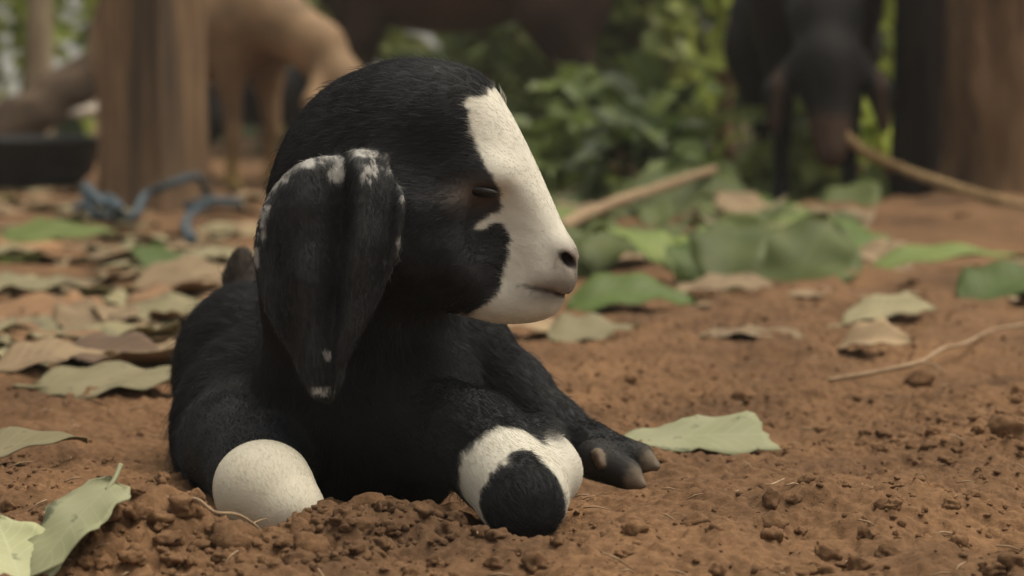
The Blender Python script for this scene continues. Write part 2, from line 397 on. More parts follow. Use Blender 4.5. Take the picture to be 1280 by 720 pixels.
part((head_fn, HC - 0.09, HC + 0.09), 0.012, (-0.6, 0.2, -0.1), 5.0, 'head')
chain([P(440, 255, 1.065), P(445, 360, 1.085), P(455, 470, 1.105)], [3.3, 3.7, 4.3], 0.02, 7.0, 'neck', (-0.2, 0.2, -1))
part(ellip(P(478, 520, 1.105), (0.042, 0.042, 0.046)), 0.02, (-0.3, 0.1, -1), 8.0, 'chest')
chain([P(455, 505, 1.12), P(345, 490, 1.225)], [4.2, 4.6], 0.025, 8.0, 'barrel', back)
part(ellip(P(312, 452, 1.235), (0.034, 0.042, 0.038)), 0.02, back, 8.0, 'rump')
part(ellip(P(302, 540, 1.165), (0.033, 0.042, 0.042)), 0.017, (-0.3, 0.2, -1), 8.0, 'thigh')
chain([P(300, 560, 1.13), P(325, 590, 1.07), P(332, 614, 1.010), P(358, 637, 1.002)], [2.7, 2.0, 1.80, 1.42], 0.012, 2.8, 'hindfoot')
part(ellip(P(318, 604, 1.008), (0.013, 0.013, 0.012)), 0.010, (0, -1, -.3), 2.6, 'hindfoot')
part(ellip(P(371, 644, 0.998), (0.010, 0.010, 0.010)), 0.008, (0, -1, -.3), 2.6, 'hindfoot')
part(ellip(P(497, 495, 1.075), (0.030, 0.030, 0.036)), 0.009, (0.1, 0.1, -1), 7.0, 'shoulder')
chain([P(505, 525, 1.075), P(592, 550, 1.03), P(652, 620, 0.985)], [2.6, 2.05, 1.72], 0.006, 5.0, 'foreleg')
part(ellip(P(668, 545, 1.03), (0.013, 0.014, 0.009)), 0.006, (0.5, 0, -0.6), 5.0, 'foreleg')
chain([P(655, 622, 0.985), P(684, 590, 1.015), P(660, 596, 1.06)], [1.5, 1.25, 1.1], 0.010, 4.0, 'pastern')
chain([P(535, 425, 1.13), P(575, 435, 1.14), P(640, 489, 1.15), P(690, 532, 1.14), P(738, 562, 1.125)], [2.9, 2.1, 1.58, 1.2, 1.12], 0.010, 5.0, 'farleg')
chain([P(738, 562, 1.125), P(772, 571, 1.115)], [1.12, 0.92], 0.006, 4.0, 'farleg')
chain([P(752, 562, 1.124), P(800, 573, 1.116)], [0.98, 0.70], 0.0015, 2.0, 'hoof')
chain([P(744, 574, 1.110), P(784, 593, 1.102)], [0.98, 0.70], 0.0015, 2.0, 'hoof')
chain([P(800, 573, 1.116), P(820, 583, 1.114)], [0.70, 0.25], 0.0015, 0.0, 'hoof')
chain([P(784, 593, 1.102), P(802, 606, 1.099)], [0.70, 0.25], 0.0015, 0.0, 'hoof')
chain([P(747, 567, 1.100), P(751, 581, 1.0975)], [0.26, 0.2], 0.0015, 0.0, 'dewclaw')
chain([P(312, 385, 1.255), P(303, 352, 1.26), P(302, 328, 1.262)], [1.0, 0.75, 0.55], 0.008, 6.0, 'tail')
for sd_ in (1, -1):
    c = from_head(420, 350, 120 * sd_); part((ear_fn(sd_), c - 0.075, c + 0.075), 0.004, (0.05, 0, -1), 3.0, 'ear')
# brow, lid and cheek relief on both sides of the head
EYE = {}
for sd_ in (1, -1):
    eu, ev = loc(594, 236, 80); W = float(head_W(np.array(eu), np.array(ev)))
    part(ellip(from_head(eu - 2, ev - 20, (W - 14) * sd_), np.array([34, 16, 16]) / K, [HX, HZ, HN]), 0.010, (-1, 0, 0.2), 3.0, 'head')
    part(ellip(from_head(eu, ev, (W - 13) * sd_), np.array([27, 18, 15]) / K, [HX, HZ, HN]), 0.006, (-1, 0, -0.2), 2.0, 'head')
    for (dv, lr, zr, lx) in ((-8, 29, 6, -7), (13, 27, 10, -10)):      # upper and lower lid
        part(ellip(from_head(eu + 1, ev + dv, (W + lx) * sd_), np.array([lr, zr, 14]) / K, [HX * .97 - HZ * .2, HZ * .97 + HX * .2, HN]), 0.0025, (-1, 0, -0.2), 1.6, 'head')
    EYE[sd_] = (eu, ev, W); hw_at = lambda a_, b_2: float(head_W(np.array(float(a_)), np.array(float(b_2))))
    part(ellip(from_head(548, 318, (hw_at(548, 318) - 22) * sd_), np.array([52, 44, 30]) / K, [HX * .9 - HZ * .43, HX * .43 + HZ * .9, HN]), 0.014, (-1, 0, -0.4), 5.0, 'head')       # cheek
    part(ellip(from_head(566, 262, (hw_at(566, 262) - 14) * sd_), np.array([48, 11, 18]) / K, [HX * .96 + HZ * .26, HZ * .96 - HX * .26, HN]), 0.010, (-1, 0, -0.2), 4.0, 'head')      # cheekbone
    part(ellip(from_head(692, 344, 23 * sd_), np.array([25, 15, 17]) / K, [HX * .93 - HZ * .36, HX * .36 + HZ * .93, HN]), 0.007, (-1, 0, -0.2), 2.0, 'head')                    # lip pad
    part(ellip(from_head(705, 316, 20 * sd_), np.array([17, 12, 16]) / K, [HX * .66 - HZ * .75, HX * .75 + HZ * .66, HN]), 0.006, (-1, 0, 0.2), 2.0, 'head')                    # wing of the nostril
    part(ellip(from_head(670, 382, 10 * sd_), np.array([22, 10, 18]) / K, [HX, HZ, HN]), 0.006, (-1, 0, -0.2), 2.5, 'head')                                                  # lower lip
lo = np.array([-0.175, 0.945, -0.022]); hi = np.array([0.085, 1.305, 0.300])
kf = Field(lo, hi, 0.00135)
for fn, a, b, k, *_ in KID: kf.add(fn, a, b, k)
for sd_ in (1, -1):
    for (a_, b_2, off, rr) in ((642, 292, 15, (34, 36, 22)), (625, 262, 15, (20, 10, 19)), (545, 205, 22, (40, 26, 28)), (640, 352, 15, (14, 26, 19)), (585, 385, 20, (40, 14, 26))):
        kf.add(*ellip(from_head(a_, b_2, (float(head_W(np.array(float(a_)), np.array(float(b_2)))) + off) * sd_), np.array(rr) / K, [HX * .8 - HZ * .6, HX * .6 + HZ * .8, HN]), k=0.012, cut=True)
for sd_ in (1, -1):
    eu, ev, W = EYE[sd_]
    mw = lambda u, v: float(head_W(np.array(float(u)), np.array(float(v))))
    mp = []
    for (u, v) in ((653, 357), (672, 361), (690, 365), (707, 371), (722, 377)):
        a, b2 = loc(u, v, 40); t = -float(head2d(np.array(a), np.array(b2))); w = mw(a, b2); q = max(1 - t / (w * .98), 0); ll = w * math.sqrt(max(1 - q * q, 0)); mp.append(from_head(a, b2, (ll + 0.5) * sd_))
    for i in range(4): kf.add(*cone(mp[i], mp[i + 1], 2.4 / K, 3.0 / K), k=0.002, cut=True)
    na, nb = loc(711, 325, 22); kf.add(*ellip(from_head(na, nb, 24 * sd_), np.array([15, 5.2, 13]) / K, [HX * .66 - HZ * .75, HX * .75 + HZ * .66, HN]), k=0.0025, cut=True)
    # the lower edge of the cheek against the neck
    lip = from_head(*loc(686, 382, 34), 30 * sd_)
KV, KQ = surface_nets(kf); KV = relax(KV, KQ, 2, 0.4)
KN, KA = normals(KV, KQ)

# coat pattern, in the head's own plane for the face, by distance along the limb elsewhere
FACE = [loc(u, v, 62) for u, v in ((582, 124), (600, 122), (640, 96), (760, 240), (770, 440), (560, 440), (560, 398), (588, 391), (606, 379), (622, 358), (631, 333), (635, 302), (630, 284),
        (618, 276), (603, 285), (596, 283), (612, 270), (622, 262), (626, 244), (620, 228), (611, 214), (600, 195), (590, 160))]
face2d = poly_sdf_fn(catmull(FACE, 4, True), 2.0, 60)
KNEE = P(655, 636, 0.966); BALL = P(343, 624, 1.005)
SPOTS = [(416, 208, 8, 14), (384, 203, 11, 5), (452, 192, 18, 5), (459, 214, 7, 12), (480, 206, 6, 9), (350, 222, 10, 4), (405, 446, 5, 6), (394, 490, 12, 5), (326, 262, 4, 10), (321, 292, 3, 9)]
SPOTS = [(*loc(a, b, 130), c, d) for a, b, c, d in SPOTS]
def pattern(p):
    """coat colour at points: black with a white blaze and muzzle, white foot, white ring above the knee"""
    jit = fbm(p * 420, 91, 2); jl = fbm(p * 150, 191, 2)
    u, v, l = to_head(p)
    dmin = np.full(len(p), 9.0); who = np.zeros(len(p), int)
    for i, q in enumerate(KID):
        d = q[0](p); m = d < dmin - (0.004 if i > 0 and q[6] not in ('ear', 'dewclaw', 'hoof') else 0.0) * 0; dmin = np.where(m, d, dmin); who = np.where(m, i, who)
    names = np.array([q[6] for q in KID])[who]
    C = np.tile(np.array([0.0205, 0.0212, 0.0240]), (len(p), 1))
    C *= (1 + 0.35 * fbm(p * 60, 5, 2))[:, None]
    white = np.array([0.58, 0.55, 0.475])
    ishead = names == 'head'
    fs = face2d(u, v) + 2.6 * jit + 3.0 * jl
    wf = sstep(2.5, -2.5, fs) * ishead
    # skin of nose and lips, grey-pink, thinly haired
    nose = np.exp(-(((u - 717) / 30) ** 2 + ((v - 332) / 34) ** 2)); lip = np.exp(-(((u - 692) / 42) ** 2 + ((v - 366) / 15) ** 2))
    mz = np.clip(1.0 * nose + 0.85 * lip, 0, 0.95)[:, None]
    st = vnoise(np.stack([(u * .62 - v * .78) / 7.0, (u * .78 + v * .62) / 26.0, l / 9.0], -1), 61) + .6 * vnoise(np.stack([(u * .55 - v * .83) / 4.5, (u * .83 + v * .55) / 18.0, l / 6.0], -1), 62)
    Wc = white * (1 + 0.07 * fbm(p * 90, 15, 2) + 0.075 * st)[:, None]; Wc = Wc * (1 - mz) + np.array([0.21, 0.18, 0.155]) * mz
    C = C * (1 - wf[:, None]) + Wc * wf[:, None]
    eu, ev, W = EYE[1]
    ey = np.exp(-(((u - eu) / 32) ** 2 + ((v - ev - 7) / 17) ** 2)) * ishead * (1 - wf); C = C * (1 - ey[:, None]) + np.array([0.095, 0.066, 0.054]) * ey[:, None]
    # mouth line and nostril: darker colour along the cuts
    dk = np.zeros(len(p))
    nu_, nv_ = u - loc(711, 325, 22)[0], loc(711, 325, 22)[1] - v
    dk = np.maximum(dk, sstep(1.25, 0.8, np.sqrt(((nu_ * .66 - nv_ * .75) / 13) ** 2 + ((nu_ * .75 + nv_ * .66) / 6.5) ** 2)) * (np.abs(l) > 6))
    ml = np.interp(u, [loc(653, 357, 40)[0], loc(690, 365, 40)[0], loc(722, 377, 40)[0]], [loc(653, 357, 40)[1], loc(690, 365, 40)[1], loc(722, 377, 40)[1]])
    dk = np.maximum(dk, sstep(4.0, 1.0, np.abs(v - ml)) * sstep(648, 668, u) * (u < 716) * 0.75)
    dk = dk * ishead; C = C * (1 - dk[:, None]) + np.array([0.022, 0.015, 0.013]) * dk[:, None]
    # white ring above the near knee
    leg = np.isin(names, ['foreleg', 'pastern']); d = np.linalg.norm(p - KNEE, axis=1) * 1000 + 1.4 * jit
    ax = P(592, 545, 1.03) - KNEE; ax /= np.linalg.norm(ax)
    d = d + 4.0 * fbm(p * 75, 29, 2) - 5.0 * np.exp(-(((p - P(655, 575, 0.97)) @ CR) * 1000 / 5.0) ** 2) * (((p - KNEE) @ CU) > 0.006)
    ring = sstep(20, 22, d) * np.where(names == 'pastern', 1.0, sstep(47, 44, d)) * leg
    C = C * (1 - ring[:, None]) + Wc * 0 + ring[:, None] * (white * 0.9)
    wr = np.exp(-(np.linalg.norm(p - P(688, 541, 1.012), axis=1) * 1000 / 7.0) ** 2) * leg; C = C * (1 - .85 * wr[:, None]) + np.array([.05, .046, .042]) * .85 * wr[:, None]
    hf = (names == 'hindfoot'); ax2 = P(300, 560, 1.13) - BALL; ax2 /= np.linalg.norm(ax2); t2 = ((p - BALL) @ ax2) * 1000 + 2.6 * jit + 2.5 * jl
    wb_ = hf * sstep(27, 24, t2); dirt = (sstep(0.1, 0.7, fbm(p * 55, 301, 3) + 12 * (0.016 - p[:, 2])) * 0.5)[:, None];  C = C * (1 - wb_[:, None]) + wb_[:, None] * (np.array([0.60, 0.555, 0.45]) * (1 - dirt) + np.array([0.30, 0.20, 0.115]) * dirt)
    hz_ = np.isin(names, ['hoof']); tipd = np.minimum(np.linalg.norm(p - P(818, 578, 1.110), axis=1), np.linalg.norm(p - P(800, 601, 1.095), axis=1)) * 1000
    hw_ = hz_ * sstep(10, 2, tipd + 1.5 * jit); C = np.where(hz_[:, None], np.array([0.015, 0.0135, 0.013]) * (1 - hw_[:, None]) + np.array([0.17, 0.135, 0.10]) * hw_[:, None], C)
    C = np.where((names == 'dewclaw')[:, None], np.array([0.12, 0.09, 0.064]) * (1 + 0.4 * jit[:, None]), C)
    C = np.where((names == 'tail')[:, None], np.array([0.034, 0.022, 0.016]), C)
    er = (names == 'ear') & (l > 0); sp = np.zeros(len(p))
    for a, b, c, dd in SPOTS: sp = np.maximum(sp, sstep(1.25, 0.75, np.sqrt(((u - a) / c) ** 2 + ((v - b) / dd) ** 2) + 0.6 * jit + 0.35 * jl))
    sp = np.maximum(sp, 0.8 * sstep(-13, -3, ear2d(u, v)) * sstep(0.25, 0.6, fbm(p * 260, 333, 2) + 0.25 * sstep(300, 220, v)) * (v < 345))
    sp = np.clip(sp, 0, 1) * er; eb = np.array([0.0270, 0.0278, 0.0300])
    C = np.where(er[:, None], eb * (1 + 0.3 * jit[:, None]), C); C = C * (1 - sp[:, None]) + np.array([0.36, 0.35, 0.33]) * sp[:, None]
    skip = (dk > 0.4) | (names == 'dewclaw') | (hz_ & (hw_ > 0.3))
    return np.clip(C, 0.004, 0.9), names, skip, mz[:, 0] * wf
kc, kn, ks, _ = pattern(KV)
kme = mesh('kid_body', KV - np.array([-0.05, 1.1, 0.0]), KQ); vcol(kme, 'coat', kc)
m_skin = attr_mat('kid_skin', 'coat', 0.75, 0.25, bump=0.2)
m_hair = attr_mat('kid_hair', 'coat', 0.33, 0.42)
nt = m_hair.node_tree; tr = nt.nodes.new('ShaderNodeBsdfTranslucent'); ms = nt.nodes.new('ShaderNodeMixShader'); ms.inputs[0].default_value = 0.38
nt.links.new([q for q in nt.nodes if q.type == 'ATTRIBUTE'][0].outputs['Color'], tr.inputs['Color'])
nt.links.new(nt.nodes['Principled BSDF'].outputs[0], ms.inputs[1]); nt.links.new(tr.outputs[0], ms.inputs[2]); nt.links.new(ms.outputs[0], nt.nodes['Material Output'].inputs[0])
kid = new_obj('goat_kid', kme, None, [m_skin]); kid.location = (-0.05, 1.1, 0.0)
tag(kid, 'black and white goat kid with long drooping ears lying on the soil', 'goat')
# coat: single hairs combed along the body
NH = 190000
pr = KA * (KV[KQ[:, 0]][:, 2] > -0.004); pr = pr / pr.sum(); fi = rng.choice(len(KQ), NH, p=pr); a = rng.random((NH, 1)); b_ = rng.random((NH, 1)); q = KQ[fi]
bl = lambda A: (A[q[:, 0]] * (1 - a) + A[q[:, 1]] * a) * (1 - b_) + (A[q[:, 3]] * (1 - a) + A[q[:, 2]] * a) * b_
hp = bl(KV); hn = bl(KN); hn /= np.linalg.norm(hn, axis=1)[:, None]
hc_, hnm, hs, hmz = pattern(hp)
fl = np.zeros((NH, 3)); wsum = np.zeros(NH); hl = np.zeros(NH)
for qq in KID:
    d = qq[0](hp); w = np.exp(-np.clip(d, -0.004, 1) / 0.004)
    f3 = np.tile(qq[4] / np.linalg.norm(qq[4]), (NH, 1))
    if qq[6] == 'head':
        u, v, l = to_head(hp); t = sstep(560, 660, u); dn = np.clip((v - 240) / 120, -1, 1)
        f3 = np.outer(-0.8 + 0 * u, HX) + np.outer(0.35 * t - 0.75 * (1 - t) * np.clip(dn, -0.2, 1) - 0.15, HZ); f3 /= np.linalg.norm(f3, axis=1)[:, None]
    fl += w[:, None] * f3; hl += w * qq[5]; wsum += w
fl /= wsum[:, None]; hl /= wsum
u, v, l = to_head(hp)
hl = np.where((hnm == 'head'), hl * np.interp(u, [520, 600, 660, 715], [1.0, 0.8, 0.6, 0.38]), hl)
hl *= np.where(hnm == 'head', 1 - 0.55 * np.exp(-(((u - EYE[1][0]) / 34) ** 2 + ((v - EYE[1][1]) / 16) ** 2)), 1)
hl *= np.where(hnm == 'ear', 0.9, 1); hl *= np.where(hnm == 'hoof', 0.5, 1)
hl = hl * rng.uniform(0.6, 1.2, NH) * (1 - 0.55 * hmz)
fl += np.where(hnm == 'head', 0.10, 0.22)[:, None] * np.stack([fbm(hp * 45, 200 + i, 2) for i in range(3)], -1) + 0.10 * rng.normal(size=(NH, 3))
tan = fl - hn * (fl * hn).sum(1)[:, None]; tan /= np.linalg.norm(tan, axis=1)[:, None] + 1e-9
keep = ~hs & ~((hc_[:, 1] > 0.3) & (rng.random(NH) > np.where((hnm == 'head') & (face2d(*to_head(hp)[:2]) > -7), 0.8, np.where(hnm == 'head', 0.5, 0.8)))); hp, hn, tan, hl, hc_, hnm, u, v = [z[keep] for z in (hp, hn, tan, hl, hc_, hnm, u, v)]; n = len(hp)
# a tuft where the blaze starts
isw = hc_[:, 1] > 0.3; lift = np.where(isw, 0.05, np.where(np.isin(hnm, ['head', 'ear']), 0.17, 0.20)) * rng.uniform(0.6, 1.5, n); hl = np.where(isw, hl * .8, hl)
tuft = (hnm == 'head') & (np.abs(u - 634) < 10) & (np.abs(v - 126) < 9) & (rng.random(n) < 0.12)
hl = np.where(tuft, 6.0, hl); lift = np.where(tuft, 0.5, lift); tan = np.where(tuft[:, None], -HX * 0.5 + HZ * 0.75 - HN * 0.1, tan)
stray = (~isw) & (rng.random(n) < 0.05); lift = np.where(stray, rng.uniform(.4, .8, n), lift); hl = np.where(stray, hl * 1.15, hl)
Lm = (hl / 1000)[:, None]; li = lift[:, None]
pts = np.stack([hp - hn * 0.0003, hp + Lm * 0.33 * (tan + hn * li * 1.3), hp + Lm * 0.68 * (tan + hn * li), hp + Lm * (tan + hn * li * 0.72)], 1)
hcv = bpy.data.hair_curves.new('fur'); hcv.add_curves([4] * n)
hcv.attributes['position'].data.foreach_set('vector', (pts - np.array([-0.05, 1.1, 0.0])).astype(np.float32).ravel())
ra = hcv.attributes.get('radius') or hcv.attributes.new('radius', 'FLOAT', 'POINT')
ra.data.foreach_set('value', (np.array([0.085, 0.08, 0.055, 0.015])[None] * np.where(isw, 0.55, 1.0)[:, None] / 1000).astype(np.float32).ravel())
ca = hcv.attributes.new('coat', 'FLOAT_COLOR', 'CURVE')
hv = np.where(isw[:, None], rng.uniform(1.1, 1.4, (n, 1)), rng.uniform(0.75, 1.25, (n, 1))) * hc_; ca.data.foreach_set('color', np.c_[hv, np.ones(n)].astype(np.float32).ravel())
fur = new_obj('fur', hcv, kid, [m_hair])
# eyes under half-closed lids
m_eye, nt, b = mat('kid_eye', 0.25, 0.35); b.inputs['Base Color'].default_value = (0.012, 0.009, 0.008, 1)
for sd_ in (1, -1):
    eu, ev, W = EYE[sd_]; mb = MB(); V = []; F = []; c = from_head(eu + 2, ev + 1, (W - 7.5) * sd_) - np.array([-0.05, 1.1, 0.0]); E3 = (HX * .97 - HZ * .2, HZ * .97 + HX * .2, HN)
    for i in range(13):
        for j in range(20):
            t = math.pi * i / 12; f = 2 * math.pi * j / 20; V.append(c + (E3[0] * 26 * math.sin(t) * math.cos(f) + E3[1] * 8.5 * math.sin(t) * math.sin(f) + E3[2] * 12.0 * math.cos(t)) / K)
    for i in range(12):
        for j in range(20): F.append((i * 20 + j, (i + 1) * 20 + j, (i + 1) * 20 + (j + 1) % 20, i * 20 + (j + 1) % 20))
    mb.add(V, F); new_obj('eye', mb.mesh('eye'), kid, [m_eye])

# ------------------------------------------------------------------ standing goats in the background
def standing_goat(loc_, rz, scale, base, label, dark=None, graze=True, group='goats standing in the background', wide=1.0, muzzle=None):
    fd = Field((-0.42, -0.2, -0.01), (0.66, 0.2, 0.86), 0.0085); A = lambda t, k=0.03: fd.add(*t, k=k)
    A(cone((-0.20, 0, 0.42), (0.16, 0, 0.41), 0.105, 0.108), 0.04); A(ellip((0.0, 0, 0.37), (0.20, 0.115 * wide, 0.105)), 0.04)
    for s in (-1, 1):
        w = wide
        A(cone((0.16, .055 * s, .38), (0.15, .06 * s, .27), .062, .036)); A(cone((0.15, .06 * s, .27), (0.165, .06 * s, .15), .030, .019), .015)
        A(cone((0.165, .06 * s, .15), (0.155, .06 * s, .05), .017, .0135), .01); A(cone((0.155, .06 * s, .05), (0.178, .06 * s, .014), .019, .020), .008)
        A(ellip((-.21, .065 * s * w, .35), (.085, .058 * w, .115)), .03); A(cone((-.19, .075 * s * w, .30), (-.245, .068 * s * w, .18), .058 * w, .028), .025)
        A(cone((-.255, .066 * s * w, .175), (-.225, .066 * s * w, .05), .019, .0135), .01); A(cone((-.225, .066 * s * w, .05), (-.20, .066 * s * w, .014), .019, .020), .008)
    if graze:
        A(cone((.18, 0, .43), (.37, 0, .34), .085, .055)); A(cone((.37, 0, .34), (.44, 0, .25), .056, .05)); A(cone((.44, 0, .26), (.50, 0, .12), .052, .028)); h = np.array([.42, 0, .28]); ed = np.array([.03, 0, -.12])
    else:
        A(cone((.18, 0, .43), (.30, 0, .60), .085, .052)); A(cone((.30, 0, .60), (.33, 0, .66), .052, .052)); A(cone((.33, 0, .66), (.46, 0, .60), .050, .028)); h = np.array([.31, 0, .68]); ed = np.array([-.02, 0, -.12])
    for s in (-1, 1):
        A(cone(h + (0, .045 * s, 0), h + np.array([0, .085 * s, 0]) + ed * .5, .018, .024), .01); A(cone(h + np.array([0, .085 * s, 0]) + ed * .5, h + np.array([0, .09 * s, 0]) + ed, .024, .012), .01)
    A(cone((-.30, 0, .46), (-.355, 0, .41), .022, .014), .02)
    V, Q = surface_nets(fd); V = relax(V, Q, 3, 0.5); nz = fbm(V * 9, 4, 3)
    C = np.array(base) * (1 + 0.55 * nz)[:, None]; dk = np.array(dark if dark is not None else base)
    low = sstep(.16, .06, V[:, 2] + .02 * nz); C = C * (1 - low[:, None]) + dk * low[:, None]
    bl_ = sstep(.34, .30, V[:, 2] + .015 * nz) * sstep(.22, .25, V[:, 2])
    if muzzle is not None:
        hk = sstep(.20, .165, V[:, 2] + .015 * nz) * (V[:, 0] > .38); C = C * (1 - hk[:, None]) + np.array(muzzle) * hk[:, None]
        ee = sstep(.10, .085, np.abs(np.abs(V[:, 1]) - .085) * 4 + .06) * (V[:, 0] > .36) * sstep(.27, .25, V[:, 2]); C = C * (1 - ee[:, None]) + np.array(muzzle) * .9 * ee[:, None]
    hoof = sstep(.035, .025, V[:, 2]); C = C * (1 - hoof[:, None]) + np.array([.03, .026, .022]) * hoof[:, None]
    me = mesh('standing_goat', V, Q); vcol(me, 'coat', np.clip(C, .004, .9))
    o = new_obj('standing_goat', me, None, [m_goat]); o.location = loc_; o.rotation_euler.z = rz; o.scale = (scale,) * 3
    tag(o, label, 'goat', group); return o
m_goat = attr_mat('goat_coat', 'coat', 0.7, 0.2, bump=0.5)
def gl(u, v): p = G(u, v); return (p[0], p[1], gh(p[0], p[1]) - 0.004)
p = gl(300, 244); standing_goat((p[0] - 0.078, p[1] + 0.09, p[2]), R(-40), 0.82, (0.20, 0.125, 0.068), 'tan goat with its head lowered behind the square timber post', (0.25, 0.17, 0.06))
p = gl(318, 232); standing_goat((p[0], p[1] + 0.12, p[2]), R(8), 0.47, (0.022, 0.02, 0.021), 'black goat standing behind the legs of the tan goat', graze=False)
p = gl(545, 231); standing_goat((p[0] + 0.02, p[1], p[2]), R(176), 1.16, (0.040, 0.019, 0.013), 'dark reddish brown goat above and behind the kid\'s head', (0.09, 0.03, 0.015), graze=False)
p = gl(1020, 276); standing_goat((p[0] + 0.005, p[1] + 0.13, p[2]), R(-93), 0.82, (0.006, 0.005, 0.0055), 'black goat facing the camera with lowered brown muzzle beside the dark post', wide=1.15, muzzle=(0.050, 0.027, 0.017))

# ------------------------------------------------------------------ posts, trunks, logs, ropes, tub
m_wood = noise_mat('timber', (0.125, 0.078, 0.046), (0.26, 0.165, 0.095), 14, 6, 0.85, 0.2, 0.6, 0.004, (6, 6, 0.5), (0.055, 0.04, 0.03), 2.0)
m_bark = noise_mat('bark', (0.085, 0.052, 0.032), (0.30, 0.185, 0.108), 10, 7, 0.92, 0.15, 0.9, 0.008, (3, 3, 0.7), (0.20, 0.12, 0.06), 1.5)
m_dark = noise_mat('dark_bark', (0.024, 0.018, 0.018), (0.05, 0.036, 0.031), 10, 7, 0.92, 0.15, 0.9, 0.006, (3, 3, 0.7))
def timber_post(c, w, ht, rz, label):
    mb = MB(); ny_ = 40; ring = []
    sec = []
    for k in range(4):
        a0 = math.pi / 4 + k * math.pi / 2
        cx, cy = math.cos(a0) * w * .70, math.sin(a0) * w * .70
        cx2, cy2 = math.cos(a0 + math.pi / 2) * w * .70, math.sin(a0 + math.pi / 2) * w * .70
        for t in (0.04, 0.2, 0.4, 0.6, 0.8, 0.96): sec.append((cx + (cx2 - cx) * t, cy + (cy2 - cy) * t))
    sec = np.array(sec); n = len(sec); V = []; F = []
    for i in range(ny_):
        z = -0.12 + ht * (i / (ny_ - 1)) ** 1.4; s = 1 + 0.10 * math.exp(-max(z, 0) / 0.08)
        q = np.c_[sec * s, np.full(n, z)]; nn = fbm(np.c_[sec * 60, np.full(n, z * 3)], 8, 3); q[:, :2] *= (1 + 0.035 * nn)[:, None]; V.append(q)
    for i in range(ny_ - 1):
        for j in range(n): k = (j + 1) % n; F.append((i * n + j, i * n + k, (i + 1) * n + k, (i + 1) * n + j))
    F.append(tuple(range((ny_ - 1) * n, ny_ * n))); mb.add(np.concatenate(V), F)
    o = new_obj('timber_post', mb.mesh('timber_post', False), None, [m_wood]); o.location = c; o.rotation_euler.z = rz; tag(o, label, 'post'); return o
p = gl(184, 268); timber_post((p[0], p[1] + 0.08, 0), 0.122, 2.3, R(-30), 'thick square timber post with blue rope round its foot')
def trunk(name, c, r0, r1, ht, label, cat, m, flare=0.3, lean=(0, 0), seed=1, wob=0.12):
    mb = MB(); zs = np.concatenate([np.linspace(-.1, .5, 40), np.linspace(.55, ht, 24)])
    n = 36; a = np.linspace(0, 2 * math.pi, n, endpoint=False); V = []; F = []
    for z in zs:
        r = r0 + (r1 - r0) * max(z, 0) / ht; r *= 1 + flare * math.exp(-max(z, 0) / 0.07)
        d = np.c_[np.cos(a), np.sin(a), np.full(n, 0.0)]
        nn = fbm(np.c_[d[:, 0] * 3.5, d[:, 1] * 3.5, np.full(n, z * 3.0)], seed, 4)
        V.append(np.c_[d[:, 0] * r * (1 + wob * nn) + lean[0] * z, d[:, 1] * r * (1 + wob * nn) + lean[1] * z, np.full(n, z)])
    for i in range(len(zs) - 1):
        for j in range(n): k = (j + 1) % n; F.append((i * n + j, i * n + k, (i + 1) * n + k, (i + 1) * n + j))
    F.append(tuple(range((len(zs) - 1) * n, len(zs) * n))); mb.add(np.concatenate(V), F)
    o = new_obj(name, mb.mesh(name), None, [m]); o.location = c; tag(o, label, cat); return o
p = G(1288, 286); trunk('tree_trunk', (p[0] + 0.01, p[1] + 0.10, 0), 0.098, 0.085, 2.6, 'brown barked tree trunk at the right edge of the clearing', 'tree trunk', m_bark, 0.22, (-0.03, 0), 3)
p = G(1163, 276); trunk('dark_post', (p[0], p[1] + 0.08, 0), 0.046, 0.043, 2.2, 'dark weathered round post beside the brown tree trunk', 'post', m_dark, 0.10, (0.015, 0), 8, 0.06)
# a log leaning behind the post
mb = MB(); pa = catmull([P(-90, 215, 5.6), P(0, 165, 5.6), P(70, 122, 5.65), P(140, 78, 5.7), P(230, 30, 5.75)], 8); tube(mb, pa, np.linspace(0.062, 0.05, len(pa)), 18, True, 0.2, 4)
lg = new_obj('log', mb.mesh('log'), None, [noise_mat('old_log', (0.05, 0.034, 0.024), (0.115, 0.078, 0.052), 14, 6, 0.9, 0.15, 0.6, 0.004)]); tag(lg, 'brown log slanting up behind the square post at left', 'log')
# black tub
m_tub, nt, b = mat('black_rubber', 0.6, 0.3); b.inputs['Base Color'].default_value = (0.011, 0.011, 0.013, 1)
mb = MB(); prof = [(0.0, 0.0), (.20, 0.0), (.235, .03), (.255, .085), (.27, .09), (.27, .10), (.245, .10), (.225, .04), (.19, .018), (0, .018)]; n = 48; V = []; F = []
for r_, z in prof:
    for j in range(n): t = 2 * math.pi * j / n; V.append((r_ * math.cos(t), r_ * math.sin(t), z))
for i in range(len(prof) - 1):
    for j in range(n): k = (j + 1) % n; F.append((i * n + j, i * n + k, (i + 1) * n + k, (i + 1) * n + j))
mb.add(V, F); tb = new_obj('feeding_tub', mb.mesh('feeding_tub'), None, [m_tub]); p = G(-55, 240); tb.location = (p[0], p[1] + 0.12, gh(p[0], p[1] + .12) - .005)
tag(tb, 'low black rubber feeding tub at the left edge', 'tub')
tubz = tb.location.z
m_pale = noise_mat('pale_husk', (0.34, 0.29, 0.24), (0.55, 0.48, 0.40), 40, 4, 0.8, 0.2, 0.4, 0.003)
